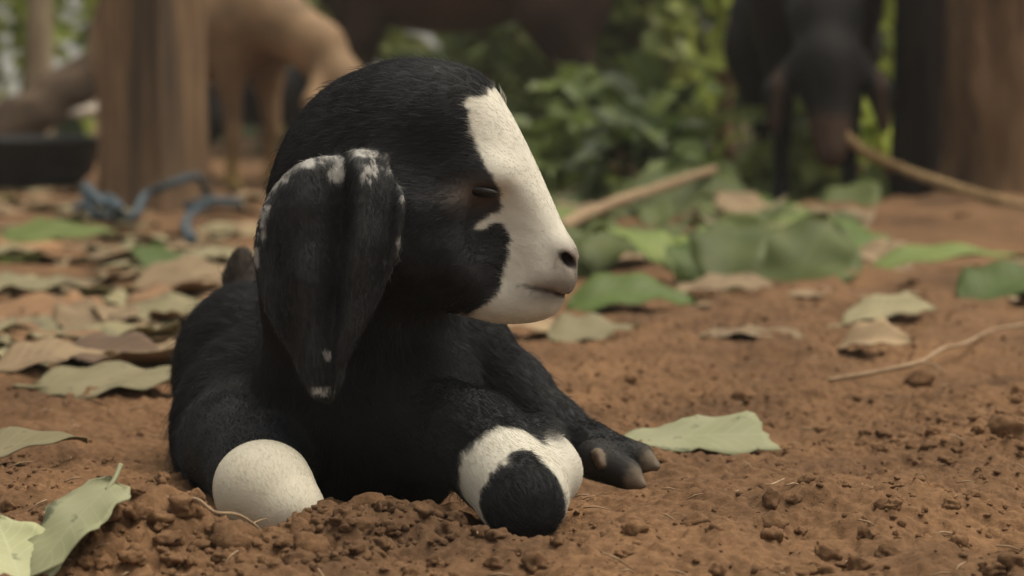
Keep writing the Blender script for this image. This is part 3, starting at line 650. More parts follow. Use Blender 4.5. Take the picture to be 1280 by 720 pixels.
def husk(c, s, rz, label):
    V = []; F = []; n, mm = 12, 8
    for i in range(n + 1):
        for j in range(mm):
            t = i / n; a = 2 * math.pi * j / mm; r_ = math.sin(math.pi * min(max(t, .02), .98)) ** 0.7
            V.append(((t - .5) * s * 2.4, math.cos(a) * r_ * s * (.5 + .1 * math.sin(5 * t + j)), math.sin(a) * r_ * s * .38 + .2 * s * (t - .5) ** 2))
    for i in range(n):
        for j in range(mm): k = (j + 1) % mm; F.append((i * mm + j, i * mm + k, (i + 1) * mm + k, (i + 1) * mm + j))
    mb = MB(); mb.add(V, F); o = new_obj('husk', mb.mesh('husk'), None, [m_pale]); o.location = c; o.rotation_euler = (0.2, -.15, rz); tag(o, label, 'husk', 'pale husks at the tub'); return o
husk((tb.location.x + .13, tb.location.y - .09, tubz + .045), .05, .4, 'pale husk lying in the black feeding tub')
p = P(108, 140, 5.55); husk((p[0], p[1], p[2]), .036, -.2, 'pale pinkish husk caught on the slanting log')
# ropes
def rope(name, path, r, m, label, group=None, n=10, strands=3, pitch=0.05):
    pa = catmull(path, n); T = np.gradient(pa, axis=0); T /= np.linalg.norm(T, axis=1)[:, None]; s = np.r_[0, np.cumsum(np.linalg.norm(np.diff(pa, axis=0), axis=1))]
    # fine resample
    m_ = max(int(s[-1] / (r * 1.3)), 12); si = np.linspace(0, s[-1], m_); pa = np.stack([np.interp(si, s, pa[:, k]) for k in range(3)], -1); T = np.gradient(pa, axis=0); T /= np.linalg.norm(T, axis=1)[:, None]
    up = np.array([0.13, 0.2, 0.97]); x = np.cross(T, up); x /= np.linalg.norm(x, axis=1)[:, None]; y = np.cross(T, x); mb = MB()
    for k in range(strands):
        a = si / pitch * 2 * math.pi + k * 2 * math.pi / strands
        tube(mb, pa + r * .5 * (np.cos(a)[:, None] * x + np.sin(a)[:, None] * y), r * .56, 6)
    o = new_obj(name, mb.mesh(name), None, [m]); tag(o, label, 'rope', group); return o
m_blue = noise_mat('blue_rope', (0.034, 0.052, 0.068), (0.066, 0.092, 0.112), 60, 3, 0.7, 0.3, 0.4, 0.002)
m_jute = noise_mat('jute_rope', (0.20, 0.13, 0.065), (0.34, 0.235, 0.125), 60, 3, 0.9, 0.1, 0.5, 0.002)
m_twig = noise_mat('twig', (0.22, 0.145, 0.085), (0.36, 0.26, 0.165), 60, 4, 0.85, 0.2, 0.5, 0.001, (1, 1, 1))
def gp(u, v, z=0.01):
    h = z
    for _ in range(3): p = G(u, v, h); h = gh(p[0], p[1]) + z
    return np.array([p[0], p[1], h])
rope('blue_rope', [gp(92, 262), gp(112, 256, .02), gp(135, 262, .025), gp(150, 258, .04), gp(128, 250, .045), gp(106, 254, .035), gp(118, 266, .03), gp(148, 268, .03), gp(168, 262, .03),
      P(182, 244, 3.38), P(208, 232, 3.36), P(238, 222, 3.40), P(252, 226, 3.5), gp(262, 252, .012), gp(246, 262, .012), gp(232, 280, .01), gp(240, 300, .012)], 0.0062, m_blue, 'faded blue rope looped round the foot of the square post')
rope('blue_rope', [gp(232, 262, .01), gp(252, 254, .015), gp(276, 250, .015), gp(300, 254, .01)], 0.009, m_blue, 'short dark blue rope end on the ground right of the post')
rope('tether_rope', [P(1048, 150, 3.24), P(1072, 184, 3.22), P(1130, 212, 3.24), P(1185, 231, 3.10), P(1240, 248, 3.0), P(1300, 264, 2.92), P(1400, 292, 2.8), gp(1500, 345, .01)], 0.0072, m_jute, 'tan tether rope pulled tight in front of the tree trunk')
def twig(path, r0, r1, label, name='twig', forks=()):
    pa = catmull(path, 8); mb = MB(); tube(mb, pa, np.linspace(r0, r1, len(pa)), 8, True, 0.15, 3)
    for f in forks: pf = catmull(f, 5); tube(mb, pf, np.linspace(r1 * .9, r1 * .4, len(pf)), 6)
    o = new_obj(name, mb.mesh(name), None, [m_twig]); tag(o, label, name.replace('_', ' ')); return o
twig([gp(1036, 474, .008), gp(1090, 466, .010), gp(1148, 458, .012), gp(1178, 444, .012), gp(1206, 426, .011), gp(1245, 412, .010), gp(1310, 400, .009)], .0017, .0011, 'thin bent dry twig on bare soil at right', forks=[[gp(1148, 458, .012), gp(1166, 462, .011), gp(1180, 470, .008)]])
twig([P(700, 285, 2.6), P(742, 264, 2.75), P(800, 243, 2.95), P(850, 226, 3.1), P(893, 212, 3.2)], .008, .006, 'orange brown stick lying across the green leaves', 'stick')
twig([P(228, 628, .950), P(246, 624, .938), P(268, 640, .934), P(296, 643, .938), P(318, 656, .946), P(331, 670, .955)], .0008, .0005, 'curved dry straw running up to the white foot', 'straw', forks=[[P(316, 655, .959), P(323, 651, .962), P(333, 648, .966)]])
twig([gp(955, 615, .006), gp(966, 606, .008), gp(980, 600, .004)], .0006, .0004, 'tiny pale straw on the soil right of the hoof', 'straw')

# ------------------------------------------------------------------ leaves on the ground
LM = {
 'pale': leaf_mat('leaf_pale_green', (0.29, 0.30, 0.16), (0.37, 0.37, 0.23), (0.34, 0.34, 0.20), 0.7, 0.12, (0.16, 0.17, 0.10)),
 'grey': leaf_mat('leaf_grey_olive', (0.19, 0.165, 0.085), (0.25, 0.22, 0.125), (0.235, 0.20, 0.11), 0.7, 0.1, (0.12, 0.10, 0.06)),
 'tan': leaf_mat('leaf_dry_tan', (0.27, 0.19, 0.105), (0.34, 0.25, 0.15), (0.20, 0.135, 0.075), 0.75, 0.08, (0.11, 0.07, 0.04)),
 'orange': leaf_mat('leaf_dry_orange', (0.28, 0.15, 0.07), (0.33, 0.2, 0.1), (0.22, 0.12, 0.06), 0.75, 0.08),
 'brown': leaf_mat('leaf_brown', (0.12, 0.075, 0.045), (0.17, 0.11, 0.07), (0.09, 0.055, 0.035), 0.8, 0.05),
 'green': leaf_mat('leaf_green', (0.085, 0.130, 0.018), (0.15, 0.21, 0.06), (0.10, 0.155, 0.028), 0.55, 0.3),
 'bluegreen': leaf_mat('leaf_dull_green', (0.078, 0.102, 0.024), (0.12, 0.145, 0.045), (0.105, 0.13, 0.032), 0.6, 0.25),
 'lime': leaf_mat('leaf_lime', (0.16, 0.22, 0.045), (0.22, 0.27, 0.09), (0.20, 0.25, 0.06), 0.55, 0.3),
}
def leaf_mesh(L_, W_, fold=0.15, curl=0.2, roll=0.0, ragged=0.0, seed=0, stem=0.12, tip=1.0, torn=0.0, thick=0.0006, nu=8, nv=20):
    """a blade in its own frame, stalk end at -Y: folded at the midrib, curled along its length, ragged at the margin"""
    V = []; UV = []; r = np.random.default_rng(seed); ph = r.random(3) * 6.3
    rag = ragged * np.array([vnoise(np.array([k * 0.9, seed * 1.7, 0.0])) for k in range(2 * (nv + 1))])
    for i in range(nv + 1):
        t = i / nv; w = W_ * .5 * (math.sin(math.pi * min(max(t, 0.0), 1) ** 0.8) ** (0.75 * tip)) if not torn else W_ * .5 * (math.sin(math.pi * min(t * (1 - torn), 1) ** 0.8 + 1e-6) ** 0.75)
        w = max(w, W_ * 0.012)
        ang = curl * (t - .5) * 2; y = L_ * (t - .5) * (1 - 0.15 * abs(curl)); zc = -L_ * .25 * curl * ((t - .5) * 2) ** 2
        for j in range(nu + 1):
            s = j / nu * 2 - 1; ww = w * (1 + (rag[i] if s > 0 else rag[i + nv + 1]) * abs(s) ** 2)
            x = ww * s; z = zc + fold * abs(x) + roll * x * x / W_ * 2 + 0.035 * W_ * math.sin(6 * t * 3 + ph[0] + 3 * s) * abs(s) + 0.05 * W_ * math.sin(4 * t + ph[1]) * s
            V.append((x, y + (L_ * .05 * float(vnoise(np.array([j * 1.25, seed * .37, 4.0]))) + L_ * .05 * s if torn and i == nv else 0), z)); UV.append((s * .5 + .5, t))
    F = [(i * (nu + 1) + j, i * (nu + 1) + j + 1, (i + 1) * (nu + 1) + j + 1, (i + 1) * (nu + 1) + j) for i in range(nv) for j in range(nu)]
    V = np.array(V); n0 = len(V); V2 = V.copy(); V2[:, 2] -= thick; F2 = [tuple(k + n0 for k in f[::-1]) for f in F]
    rim = [k for k in range(nu + 1)] + [(i + 1) * (nu + 1) + nu for i in range(nv)] + [nv * (nu + 1) + k for k in range(nu - 1, -1, -1)] + [i * (nu + 1) for i in range(nv - 1, 0, -1)]
    F3 = [(rim[k], rim[k] + n0, rim[(k + 1) % len(rim)] + n0, rim[(k + 1) % len(rim)]) for k in range(len(rim))]
    Vs = [V, V2]; F = F + F2 + F3; UV = UV + UV; n = 2 * n0
    if stem:
        zs_ = V[nu // 2][2]; pa = catmull([(0, -L_ * .5 * (1 - .15 * abs(curl)) + L_ * .1, zs_ + .0), (0, -L_ * .5, zs_ + .0005), (L_ * .02, -L_ * (.5 + stem), zs_ + L_ * .03)], 4); sm = MB(); tube(sm, pa, 0.0012 * (L_ / .08) ** .5, 5)
        Vs.append(sm.v[0]); F += [tuple(k + n for k in f) for f in sm.f]; UV += [(0.5, 0.0)] * len(sm.v[0])
    me = mesh('leaf', np.concatenate(Vs), F); ul = me.uv_layers.new(name='UVMap'); UV = np.array(UV, np.float32); li = np.empty(len(me.loops), np.int32); me.loops.foreach_get('vertex_index', li); ul.data.foreach_set('uv', UV[li].ravel())
    return me
def leaf(u, v, L_, W_, head, colr, label, tilt=(0, 0), z=0.0, group=None, seed=None, **k):
    seed = int(abs(u * 7 + v * 13)) if seed is None else seed
    o = new_obj('fallen_leaf', leaf_mesh(L_, W_, seed=seed, **k), None, [LM[colr]])
    from mathutils import Matrix
    me = o.data; M = Matrix.Rotation(head, 3, 'Z') @ Matrix.Rotation(tilt[0], 3, 'X') @ Matrix.Rotation(tilt[1], 3, 'Y')
    co = np.array([M @ w.co for w in me.vertices]); zz = 0.02
    for _ in range(4):
        p = G(u, v, zz); xs_, ys_ = co[::7, 0] + p[0], co[::7, 1] + p[1]; hh = ground_h(xs_[None], ys_[None], False)[0]
        zz = float(np.percentile(hh + 0.002 - co[::7, 2], 88)) + z
    o.rotation_euler = M.to_euler(); o.location = (p[0], p[1], zz); tag(o, label, 'leaf', group); return o
# heading: 0 = tip pointing away from the camera, positive turns to the left
leaf(88, 668, .062, .034, R(152), 'pale', 'pale green leaf with upright stalk at the lower left corner', (R(-30), R(6)), z=.002, curl=.12, fold=.08, ragged=.10, stem=.12, tip=.6)
leaf(12, 688, .052, .036, R(25), 'pale', 'blotched grey green leaf cut by the left edge, lowest in view', (R(24), R(-5)), z=-.002, curl=.15, ragged=.12, stem=0)
leaf(858, 545, .086, .040, R(-88), 'pale', 'torn pale green leaf just behind the outstretched hoof', (R(3), R(17)), z=.0, curl=.08, fold=.04, ragged=.10, torn=.36, stem=0)
leaf(742, 412, .072, .058, R(-75), 'grey', 'dull olive leaf lying flat right of the kid\'s chin', (R(6), R(9)), curl=.1, ragged=.08, stem=.0)
leaf(632, 402, .085, .05, R(80), 'tan', 'dry tan leaf half hidden under the kid\'s muzzle', (R(4), R(-8)), z=.004, curl=.2, ragged=.08)
leaf(790, 368, .12, .070, R(-82), 'green', 'bright green folded leaf beside the kid\'s nose', (R(2), R(22)), z=.002, curl=.35, fold=.25, stem=.0)
leaf(935, 414, .085, .040, R(-112), 'tan', 'curled brown dry leaf between green leaf and bare soil', (R(3), R(9)), z=-.002, curl=.14, fold=.12, ragged=.2)
leaf(905, 358, .10, .055, R(-70), 'tan', 'flat tan leaf lying below the heap of green leaves', (R(4), R(10)), curl=.15, ragged=.1)
leaf(1112, 376, .085, .038, R(-68), 'grey', 'narrow olive dry leaf on soil below the tree trunk', (R(8), R(16)), z=.0, curl=.3, fold=.2, stem=.2)
leaf(1092, 424, .055, .034, R(-105), 'tan', 'small folded tan leaf above the bent twig', (R(6), R(20)), z=.0, curl=.4, fold=.35, ragged=.12, stem=.2)
leaf(1190, 338, .16, .055, R(-94), 'lime', 'long yellow green leaf lying below the trunk', (R(3), R(12)), z=.0, curl=.2, fold=.2, stem=.05)
leaf(1272, 340, .13, .085, R(-60), 'green', 'green leaf cut by the right edge below the trunk', (R(10), R(14)), z=.0, curl=.3, fold=.15, stem=0)
# green heap in front of the goat at right
leaf(1006, 288, .135, .120, R(-35), 'bluegreen', 'largest dull green leaf leaning in front of the black goat\'s feet', (R(40), R(8)), z=-.02, curl=.15, fold=.10, stem=0)
leaf(930, 275, .13, .10, R(20), 'bluegreen', 'upright dull green leaf left of the largest leaf', (R(45), R(-8)), z=-.02, curl=.25, fold=.2, stem=0)
leaf(900, 308, .12, .08, R(-60), 'lime', 'pale yellow green leaf in front of the leaf heap', (R(24), R(12)), curl=.4, fold=.2)
leaf(862, 322, .075, .05, R(35), 'green', 'small green curled leaf at the left foot of the leaf heap', (R(32), R(-10)), z=-.004, curl=.5, fold=.3)
leaf(845, 252, .22, .13, R(-80), 'bluegreen', 'broad dark green leaf under the orange brown stick', (R(8), R(24)), z=.0, curl=.25, fold=.1)
leaf(750, 250, .17, .10, R(70), 'grey', 'broad olive leaf behind the kid\'s nose', (R(10), R(-20)), z=.0, curl=.2)
leaf(775, 318, .14, .06, R(-85), 'tan', 'long tan leaf strip right of the nose bridge', (R(4), R(10)), curl=.2, ragged=.1)
leaf(1088, 245, .12, .06, R(-15), 'lime', 'light green leaf standing right of the black goat\'s legs', (R(62), R(8)), z=-.02, curl=.15, stem=0)
leaf(1095, 302, .09, .06, R(40), 'tan', 'pale curled leaf at the foot of the dark post', (R(12), R(-10)), curl=.4, fold=.3)
leaf(955, 322, .06, .04, R(-50), 'bluegreen', 'small dark green leaf below the largest leaf', (R(15), R(12)), curl=.3, fold=.2)
# left litter, single leaves one can pick out
leaf(150, 486, .100, .068, R(-82), 'grey', 'broad grey brown leaf beside the kid\'s back', (R(3), R(12)), z=.0, curl=.10, fold=.04, ragged=.10)
leaf(48, 402, .15, .07, R(-86), 'orange', 'wide orange brown leaf at the left edge', (R(2), R(9)), z=.0, curl=.10, ragged=.08, stem=0)
leaf(68, 296, .16, .055, R(-78), 'lime', 'long lime green leaf left of the post\'s foot', (R(4), R(16)), z=.0, curl=.15, fold=.15)
leaf(205, 395, .11, .065, R(-88), 'grey', 'pale olive leaf just left of the kid\'s rump', (R(3), R(13)), z=.0, curl=.12)
leaf(125, 388, .085, .07, R(-30), 'tan', 'upturned tan leaf among the litter left of the rump', (R(12), R(10)), z=.0, curl=.25)
leaf(25, 360, .12, .06, R(-70), 'grey', 'grey leaf at the left edge above the orange leaf', (R(4), R(9)), curl=.2)
leaf(70, 472, .08, .04, R(-60), 'tan', 'small tan leaf left of the broad grey leaf', (R(4), R(8)), curl=.3, ragged=.12)
leaf(22, 556, .070, .026, R(-66), 'grey', 'narrow leaf with a raised stalk low at the left edge', (R(8), R(14)), z=.0, curl=.25, fold=.25, stem=.35)
leaf(240, 345, .12, .06, R(-75), 'tan', 'tan leaf behind the kid\'s tail', (R(5), R(12)), z=.0, curl=.3)
leaf(195, 322, .09, .05, R(15), 'green', 'small green leaf in the litter below the blue rope', (R(20), R(12)), curl=.3)
leaf(120, 440, .10, .055, R(-100), 'brown', 'brown leaf in the middle of the left litter', (R(3), R(10)), curl=.2, ragged=.1)
# the rest of the litter: alike leaves scattered on the ground
protos = [leaf_mesh(.11, .055, .08, .12, ragged=.12, seed=k, nu=6, nv=12, tip=.6 + .1 * k) if k % 2 else leaf_mesh(.09, .05, .06, .22, roll=.2, ragged=.16, seed=k, nu=6, nv=12, tip=.5 + .12 * k) for k in range(8)]
cols = ['grey', 'tan', 'tan', 'orange', 'brown', 'grey', 'lime', 'bluegreen']
protos2 = [leaf_mesh(.11, .056, .22, .30 + .05 * k, ragged=.16, seed=20 + k, nu=6, nv=12, tip=1.0 + .1 * (k % 4)) for k in range(8)]
WORD = {'grey': 'olive grey', 'tan': 'dry tan', 'orange': 'orange brown', 'brown': 'dark brown', 'lime': 'yellow green', 'green': 'bright green', 'bluegreen': 'dull green'}
def litter(n, ulo, uhi, vlo, vhi, places, grp, seed, choice, sc=(0.7, 1.25), tiltx=0.04, lift=0.0):
    r = np.random.default_rng(seed)
    for k in range(n):
        u = r.uniform(ulo, uhi); v = vlo + (vhi - vlo) * r.random() ** 0.8; pm = (protos2 if lift else protos)[r.integers(8)]; cc = choice[r.integers(len(choice))]
        me = pm.copy(); me.materials.append(LM[cc]); o = new_obj('fallen_leaf', me); hz = r.uniform(0, lift) if lift else 0.0
        p = G(u, v, hz); s = r.uniform(*sc); o.scale = (s, s, s); rz = r.uniform(-1.1, 1.1) if lift else r.uniform(0, 6.3); o.rotation_euler = (r.normal(0.0, .09) + tiltx, r.normal(0, .09), rz); o.rotation_mode = 'ZYX' if lift == 0 else 'XYZ'
        o.rotation_mode = 'XYZ'
        o.location = (p[0], p[1], max(gh(p[0], p[1]) + 0.0005 + r.uniform(0, .004), hz))
        pl = [q for (a, b, c, d, q) in places if a <= u < b and c <= v < d]
        big = 'large ' if s > sc[0] + .7 * (sc[1] - sc[0]) else ('' if s > sc[0] + .3 * (sc[1] - sc[0]) else 'little '); a_ = (-rz) % (2 * math.pi); big = '' if 'small' in places[0][4] else big
        dirw = ['tip back', 'tip right', 'tip forward', 'tip left'][int((a_ + math.pi / 4) // (math.pi / 2)) % 4]
        tag(o, big + WORD[cc] + ' leaf, ' + dirw + ', ' + (pl[0] if pl else places[-1][4]), 'leaf', grp)
LP = [(-99, 110, 0, 330, 'on the ground between tub and left edge'), (-99, 110, 330, 400, 'at the left edge above the orange leaf'), (-99, 110, 400, 999, 'in the litter low at the left edge'),
      (110, 999, 0, 300, 'round the foot of the square post'), (110, 999, 300, 360, 'in the litter below the blue rope'), (110, 999, 360, 999, 'in the litter just left of the kid\'s rump')]
litter(115, -80, 340, 262, 480, LP, 'dry leaves littering the ground at left', 5, ['grey', 'tan', 'grey', 'tan', 'orange', 'brown', 'grey', 'tan'], (0.8, 1.5))
litter(55, -80, 345, 246, 345, LP, 'dry leaves littering the ground at left', 55, ['grey', 'tan', 'grey', 'tan', 'grey', 'lime', 'tan'], (0.8, 1.4))
RP = [(0, 800, 0, 270, 'in the heap behind the kid\'s nose'), (0, 800, 270, 999, 'on the ground in front of the kid\'s nose'), (800, 930, 0, 270, 'near the tip of the orange brown stick'),
      (800, 930, 270, 999, 'low in the heap below the stick'), (930, 1400, 0, 275, 'at the feet of the black goat'), (930, 1400, 275, 999, 'in front of the largest dull green leaf')]
litter(100, 690, 1065, 222, 314, RP, 'green leaves heaped behind the kid\'s nose', 6, ['green', 'bluegreen', 'bluegreen', 'grey', 'lime', 'bluegreen', 'tan', 'bluegreen'], (0.8, 1.45), 0.42, 0.045)
SP = [(0, 1050, 0, 999, 'small and alone on soil below the green heap'), (1050, 9999, 0, 350, 'small on the soil bank below the trunk'), (1050, 9999, 350, 999, 'small on bare soil above the bent twig')]
litter(12, 860, 1330, 300, 400, SP, 'dry leaves on the bare soil at right', 9, ['tan', 'grey', 'tan'], (0.25, 0.42), 0.0)

# ------------------------------------------------------------------ soil clods
def ico():
    t = (1 + 5 ** .5) / 2; V = [(-1, t, 0), (1, t, 0), (-1, -t, 0), (1, -t, 0), (0, -1, t), (0, 1, t), (0, -1, -t), (0, 1, -t), (t, 0, -1), (t, 0, 1), (-t, 0, -1), (-t, 0, 1)]
    F = [(0, 11, 5), (0, 5, 1), (0, 1, 7), (0, 7, 10), (0, 10, 11), (1, 5, 9), (5, 11, 4), (11, 10, 2), (10, 7, 6), (7, 1, 8), (3, 9, 4), (3, 4, 2), (3, 2, 6), (3, 6, 8), (3, 8, 9), (4, 9, 5), (2, 4, 11), (6, 2, 10), (8, 6, 7), (9, 8, 1)]
    V = [np.array(v) / np.linalg.norm(v) for v in V]; cache = {}
    def mid(a, b):
        k = (min(a, b), max(a, b))
        if k not in cache: m = V[a] + V[b]; V.append(m / np.linalg.norm(m)); cache[k] = len(V) - 1
        return cache[k]
    F2 = []
    for a, b, c in F: ab, bc, ca_ = mid(a, b), mid(b, c), mid(c, a); F2 += [(a, ab, ca_), (b, bc, ab), (c, ca_, bc), (ab, bc, ca_)]
    return np.array(V), np.array(F2)
IV, IF = ico()
def finer(V, F):
    cache = {}; Vl = [q for q in V]; F2 = []
    def mid(a, b):
        k = (min(a, b), max(a, b))
        if k not in cache: m = Vl[a] + Vl[b]; Vl.append(m / np.linalg.norm(m)); cache[k] = len(Vl) - 1
        return cache[k]
    for a, b, c in F: ab, bc, c2 = mid(a, b), mid(b, c), mid(c, a); F2 += [(a, ab, c2), (b, bc, ab), (c, c2, bc), (ab, bc, c2)]
    return np.array(Vl), np.array(F2)
JV, JF = finer(IV, IF)
NC = 13000; r = np.random.default_rng(12)
cy = 0.86 + 1.5 * r.random(NC) ** 1.35; cx = (r.random(NC) * 2 - 1) * (0.235 * cy + 0.03)
w = sstep(-.35, .35, fbm(np.c_[cx * 13, cy * 13, cx * 0], 77, 2)); size = np.exp(r.normal(math.log(.0008), .55, NC)); size = np.clip(size, .0004, .0045)
def near_px(u, v, rr): c = G(u, v); return np.exp(-((cx - c[0]) ** 2 + (cy - c[1]) ** 2) / rr ** 2)
kp = (r.random(NC) < 0.25 + 0.75 * w); cx, cy, size = cx[kp], cy[kp], size[kp]
extra = []
for (u, v, n_, sg, s0) in ((215, 700, 150, .035, .0021), (455, 690, 130, .03, .0021), (340, 708, 90, .035, .0018), (590, 716, 60, .04, .0013), (1100, 690, 120, .06, .002), (1240, 560, 60, .05, .0026)):
    c = G(u, v); extra.append(np.c_[r.normal(c[0], sg, n_), r.normal(c[1], sg * .8, n_), np.clip(np.exp(r.normal(math.log(s0), .7, n_)), .0006, .0046)])
ex = np.concatenate(extra); cx = np.r_[cx, ex[:, 0]]; cy = np.r_[cy, ex[:, 1]]; size = np.r_[size, ex[:, 2]]; n = len(cx)
cz = ground_h(cx[:, None], cy[:, None])[:, 0]
def crumbs(sel, BV, BF):
    m_ = len(sel); sz = size[sel]; sc3 = sz[:, None] * r.uniform(.7, 1.3, (m_, 3)); ang = r.uniform(0, 6.3, m_); ca2, sa2 = np.cos(ang)[:, None], np.sin(ang)[:, None]
    V = np.repeat(BV[None], m_, 0); sh = (np.arange(m_) * 3.7)[:, None, None]
    V = V * (1 + .45 * vnoise(V * 1.6 + sh, 3) + .30 * vnoise(V * 3.7 + sh, 4))[..., None] * sc3[:, None]
    V = np.stack([V[..., 0] * ca2 - V[..., 1] * sa2, V[..., 0] * sa2 + V[..., 1] * ca2, V[..., 2] * .8], -1) + np.stack([cx[sel], cy[sel], cz[sel] + sz * .05], -1)[:, None]
    return V.reshape(-1, 3), (BF[None] + (np.arange(m_) * len(BV))[:, None, None]).reshape(-1, 3)
Va, Fa = crumbs(np.where(size < .0022)[0], IV, IF); Vb, Fb = crumbs(np.where(size >= .0022)[0], JV, JF)
CV = np.concatenate([Va, Vb]); CFc = np.concatenate([Fa, Fb + len(Va)])
clods = new_obj('soil_crumbs', mesh('soil_crumbs', CV.reshape(-1, 3), CFc), None, [m_soil]); tag(clods, 'loose crumbs and small clods of brown soil', 'soil', kind='stuff')
mb = MB(); rc = np.random.default_rng(88)
for _ in range(260):
    y_ = 0.88 + 1.3 * rc.random() ** 1.3; x_ = (rc.random() * 2 - 1) * .23 * y_; L_ = rc.uniform(.003, .013); a_ = rc.uniform(0, 6.3); b_ = rc.normal(0, .25)
    z_ = float(ground_h(np.array([[x_]]), np.array([[y_]]))[0, 0]) + .0012; d_ = np.array([math.cos(a_), math.sin(a_), b_]) * L_ * .5; c_ = np.array([x_, y_, z_])
    tube(mb, [c_ - d_, c_ + np.array([0, 0, L_ * .08]), c_ + d_], [.00035, .0004, .0002], 4)
chf = new_obj('chaff', mb.mesh('chaff'), None, [m_twig]); tag(chf, 'scattered bits of dry straw on the soil', 'straw', kind='stuff')
def clod(u, v, s, label, seed):
    V = np.concatenate([IV]); F = IF
    # one finer level
    cache = {}; Vl = [q for q in V]; F2 = []
    def mid(a, b):
        k = (min(a, b), max(a, b))
        if k not in cache: m = Vl[a] + Vl[b]; Vl.append(m / np.linalg.norm(m)); cache[k] = len(Vl) - 1
        return cache[k]
    for a, b, c in F: ab, bc, c2 = mid(a, b), mid(b, c), mid(c, a); F2 += [(a, ab, c2), (b, bc, ab), (c, c2, bc), (ab, bc, c2)]
    V = np.array(Vl); V = V * (1 + .28 * fbm(V * 1.5 + seed * 3.1, seed, 4))[:, None] * np.array([1, .9, .75]) * s; p = G(u, v)
    o = new_obj('soil_clod', mesh('soil_clod', V, np.array(F2)), None, [m_soil]); o.location = (p[0], p[1], gh(p[0], p[1]) + s * .35); tag(o, label, 'clod', 'larger lumps of soil'); return o
clod(1256, 560, .0105, 'largest soil clod at the right edge level with the hoof', 1)
clod(1150, 486, .0090, 'soil clod just below the bent twig', 2)
clod(1105, 672, .0042, 'small pale pebble like clod in the lower right', 3)
clod(462, 668, .0085, 'rounded clod between the white foot and the black knee', 4)
clod(388, 706, .0080, 'clod below the white foot at the lower edge', 5)
clod(292, 706, .0090, 'clod at the lower edge left of the white foot', 6)
clod(965, 676, .0065, 'clod in the foreground soil right of the knee', 7)
clod(930, 500, .0075, 'clod above the torn pale leaf', 8)

# ------------------------------------------------------------------ bushes and trees behind
def foliage_mesh(name, C, size, aspect, seed, nrm=None, droop=0.0):
    """many small folded leaves at points C"""
    r = np.random.default_rng(seed); n = len(C)
    prof = np.array([(0, 0, 0), (.35, -.5, .10), (.35, 0, 0), (.35, .5, .10), (.72, -.38, .03), (.72, 0, -.05), (.72, .38, .03), (1.0, 0, -.16)])
    F0 = [(0, 2, 1), (0, 3, 2), (1, 2, 5, 4), (2, 3, 6, 5), (4, 5, 7), (5, 6, 7)]
    T0 = np.array([(0, 2, 1), (0, 3, 2), (1, 2, 5), (1, 5, 4), (2, 3, 6), (2, 6, 5), (4, 5, 7), (5, 6, 7)])
    d = r.normal(size=(n, 3)); d[:, 2] = d[:, 2] * .6 - droop; d[:, 1] -= .25; d /= np.linalg.norm(d, axis=1)[:, None]
    up = r.normal(size=(n, 3)) * .5 + np.array([0, -.35, 1]); x = np.cross(d, up); x /= np.linalg.norm(x, axis=1)[:, None] + 1e-9; z = np.cross(x, d)
    s = size * r.uniform(.6, 1.35, n)
    V = C[:, None] + s[:, None, None] * (prof[None, :, 0:1] * d[:, None] + prof[None, :, 1:2] * aspect * x[:, None] + prof[None, :, 2:3] * z[:, None])
    F = (T0[None] + (np.arange(n) * 8)[:, None, None]).reshape(-1, 3); me = mesh(name, V.reshape(-1, 3), F, False)
    br = np.repeat(np.clip(r.normal(0.5, .22, n), 0, 1), 8); vcol(me, 'tone', np.stack([br, br, br], -1)); return me
def foliage_mat(name, c1, c2, trans=0.35):
    m, nt, b = mat(name, 0.5, 0.35); L = nt.links.new; a = N(nt, 'ShaderNodeAttribute'); a.attribute_name = 'tone'
    mx = N(nt, 'ShaderNodeMix', data_type='RGBA'); L(a.outputs['Fac'], mx.inputs[0]); mx.inputs[6].default_value = (*c1, 1); mx.inputs[7].default_value = (*c2, 1); L(mx.outputs[2], b.inputs['Base Color'])
    tr = N(nt, 'ShaderNodeBsdfTranslucent'); L(mx.outputs[2], tr.inputs['Color']); ms = N(nt, 'ShaderNodeMixShader'); ms.inputs[0].default_value = trans
    L(b.outputs[0], ms.inputs[1]); L(tr.outputs[0], ms.inputs[2]); L(ms.outputs[0], nt.nodes['Material Output'].inputs[0]); return m
FM = {'dark': foliage_mat('foliage_dark', (0.035, 0.055, 0.016), (0.10, 0.145, 0.035)), 'mid': foliage_mat('foliage_mid', (0.065, 0.10, 0.022), (0.21, 0.27, 0.065)),
      'yellow': foliage_mat('foliage_yellow', (0.12, 0.155, 0.035), (0.31, 0.35, 0.10)), 'bright': foliage_mat('foliage_bright_sun_tint', (0.26, 0.34, 0.05), (0.58, 0.66, 0.16), .5)}  # bright: leaf colour raised to imitate direct sunlight on the far bush
def bush(x, y, rx, ry, ht, n, size, m, label, seed, name='leafy_bush', cat='bush', asp=.6, droop=.15, group='bushes closing off the view behind the goats', clumps=26):
    r = np.random.default_rng(seed); root = empty(name, (x, y, 0)); tag(root, label, cat, group)
    cc = np.c_[r.normal(0, .42, clumps) * rx, r.normal(0, .42, clumps) * ry, ht * (.04 + .92 * r.random(clumps))]; k = r.integers(clumps, size=n)
    C = cc[k] + r.normal(size=(n, 3)) * np.array([rx, ry, ht * .6]) * .15; C[:, 2] = np.abs(C[:, 2]) + .01
    f = new_obj('crown', foliage_mesh('crown', C, size, asp, seed, droop=droop), root, [FM[m]])
    for i in range(5):
        q = cc[r.integers(clumps)]; mb = MB(); tube(mb, catmull([(r.normal(0, .05), r.normal(0, .05), -.03), (q[0] * .4, q[1] * .4, q[2] * .45), tuple(q)], 5), np.linspace(.013, .004, 11), 6); new_obj('stem', mb.mesh('stem'), root, [m_bark])
    return root
def bx(u, y): return (u - 640) / FPX * y
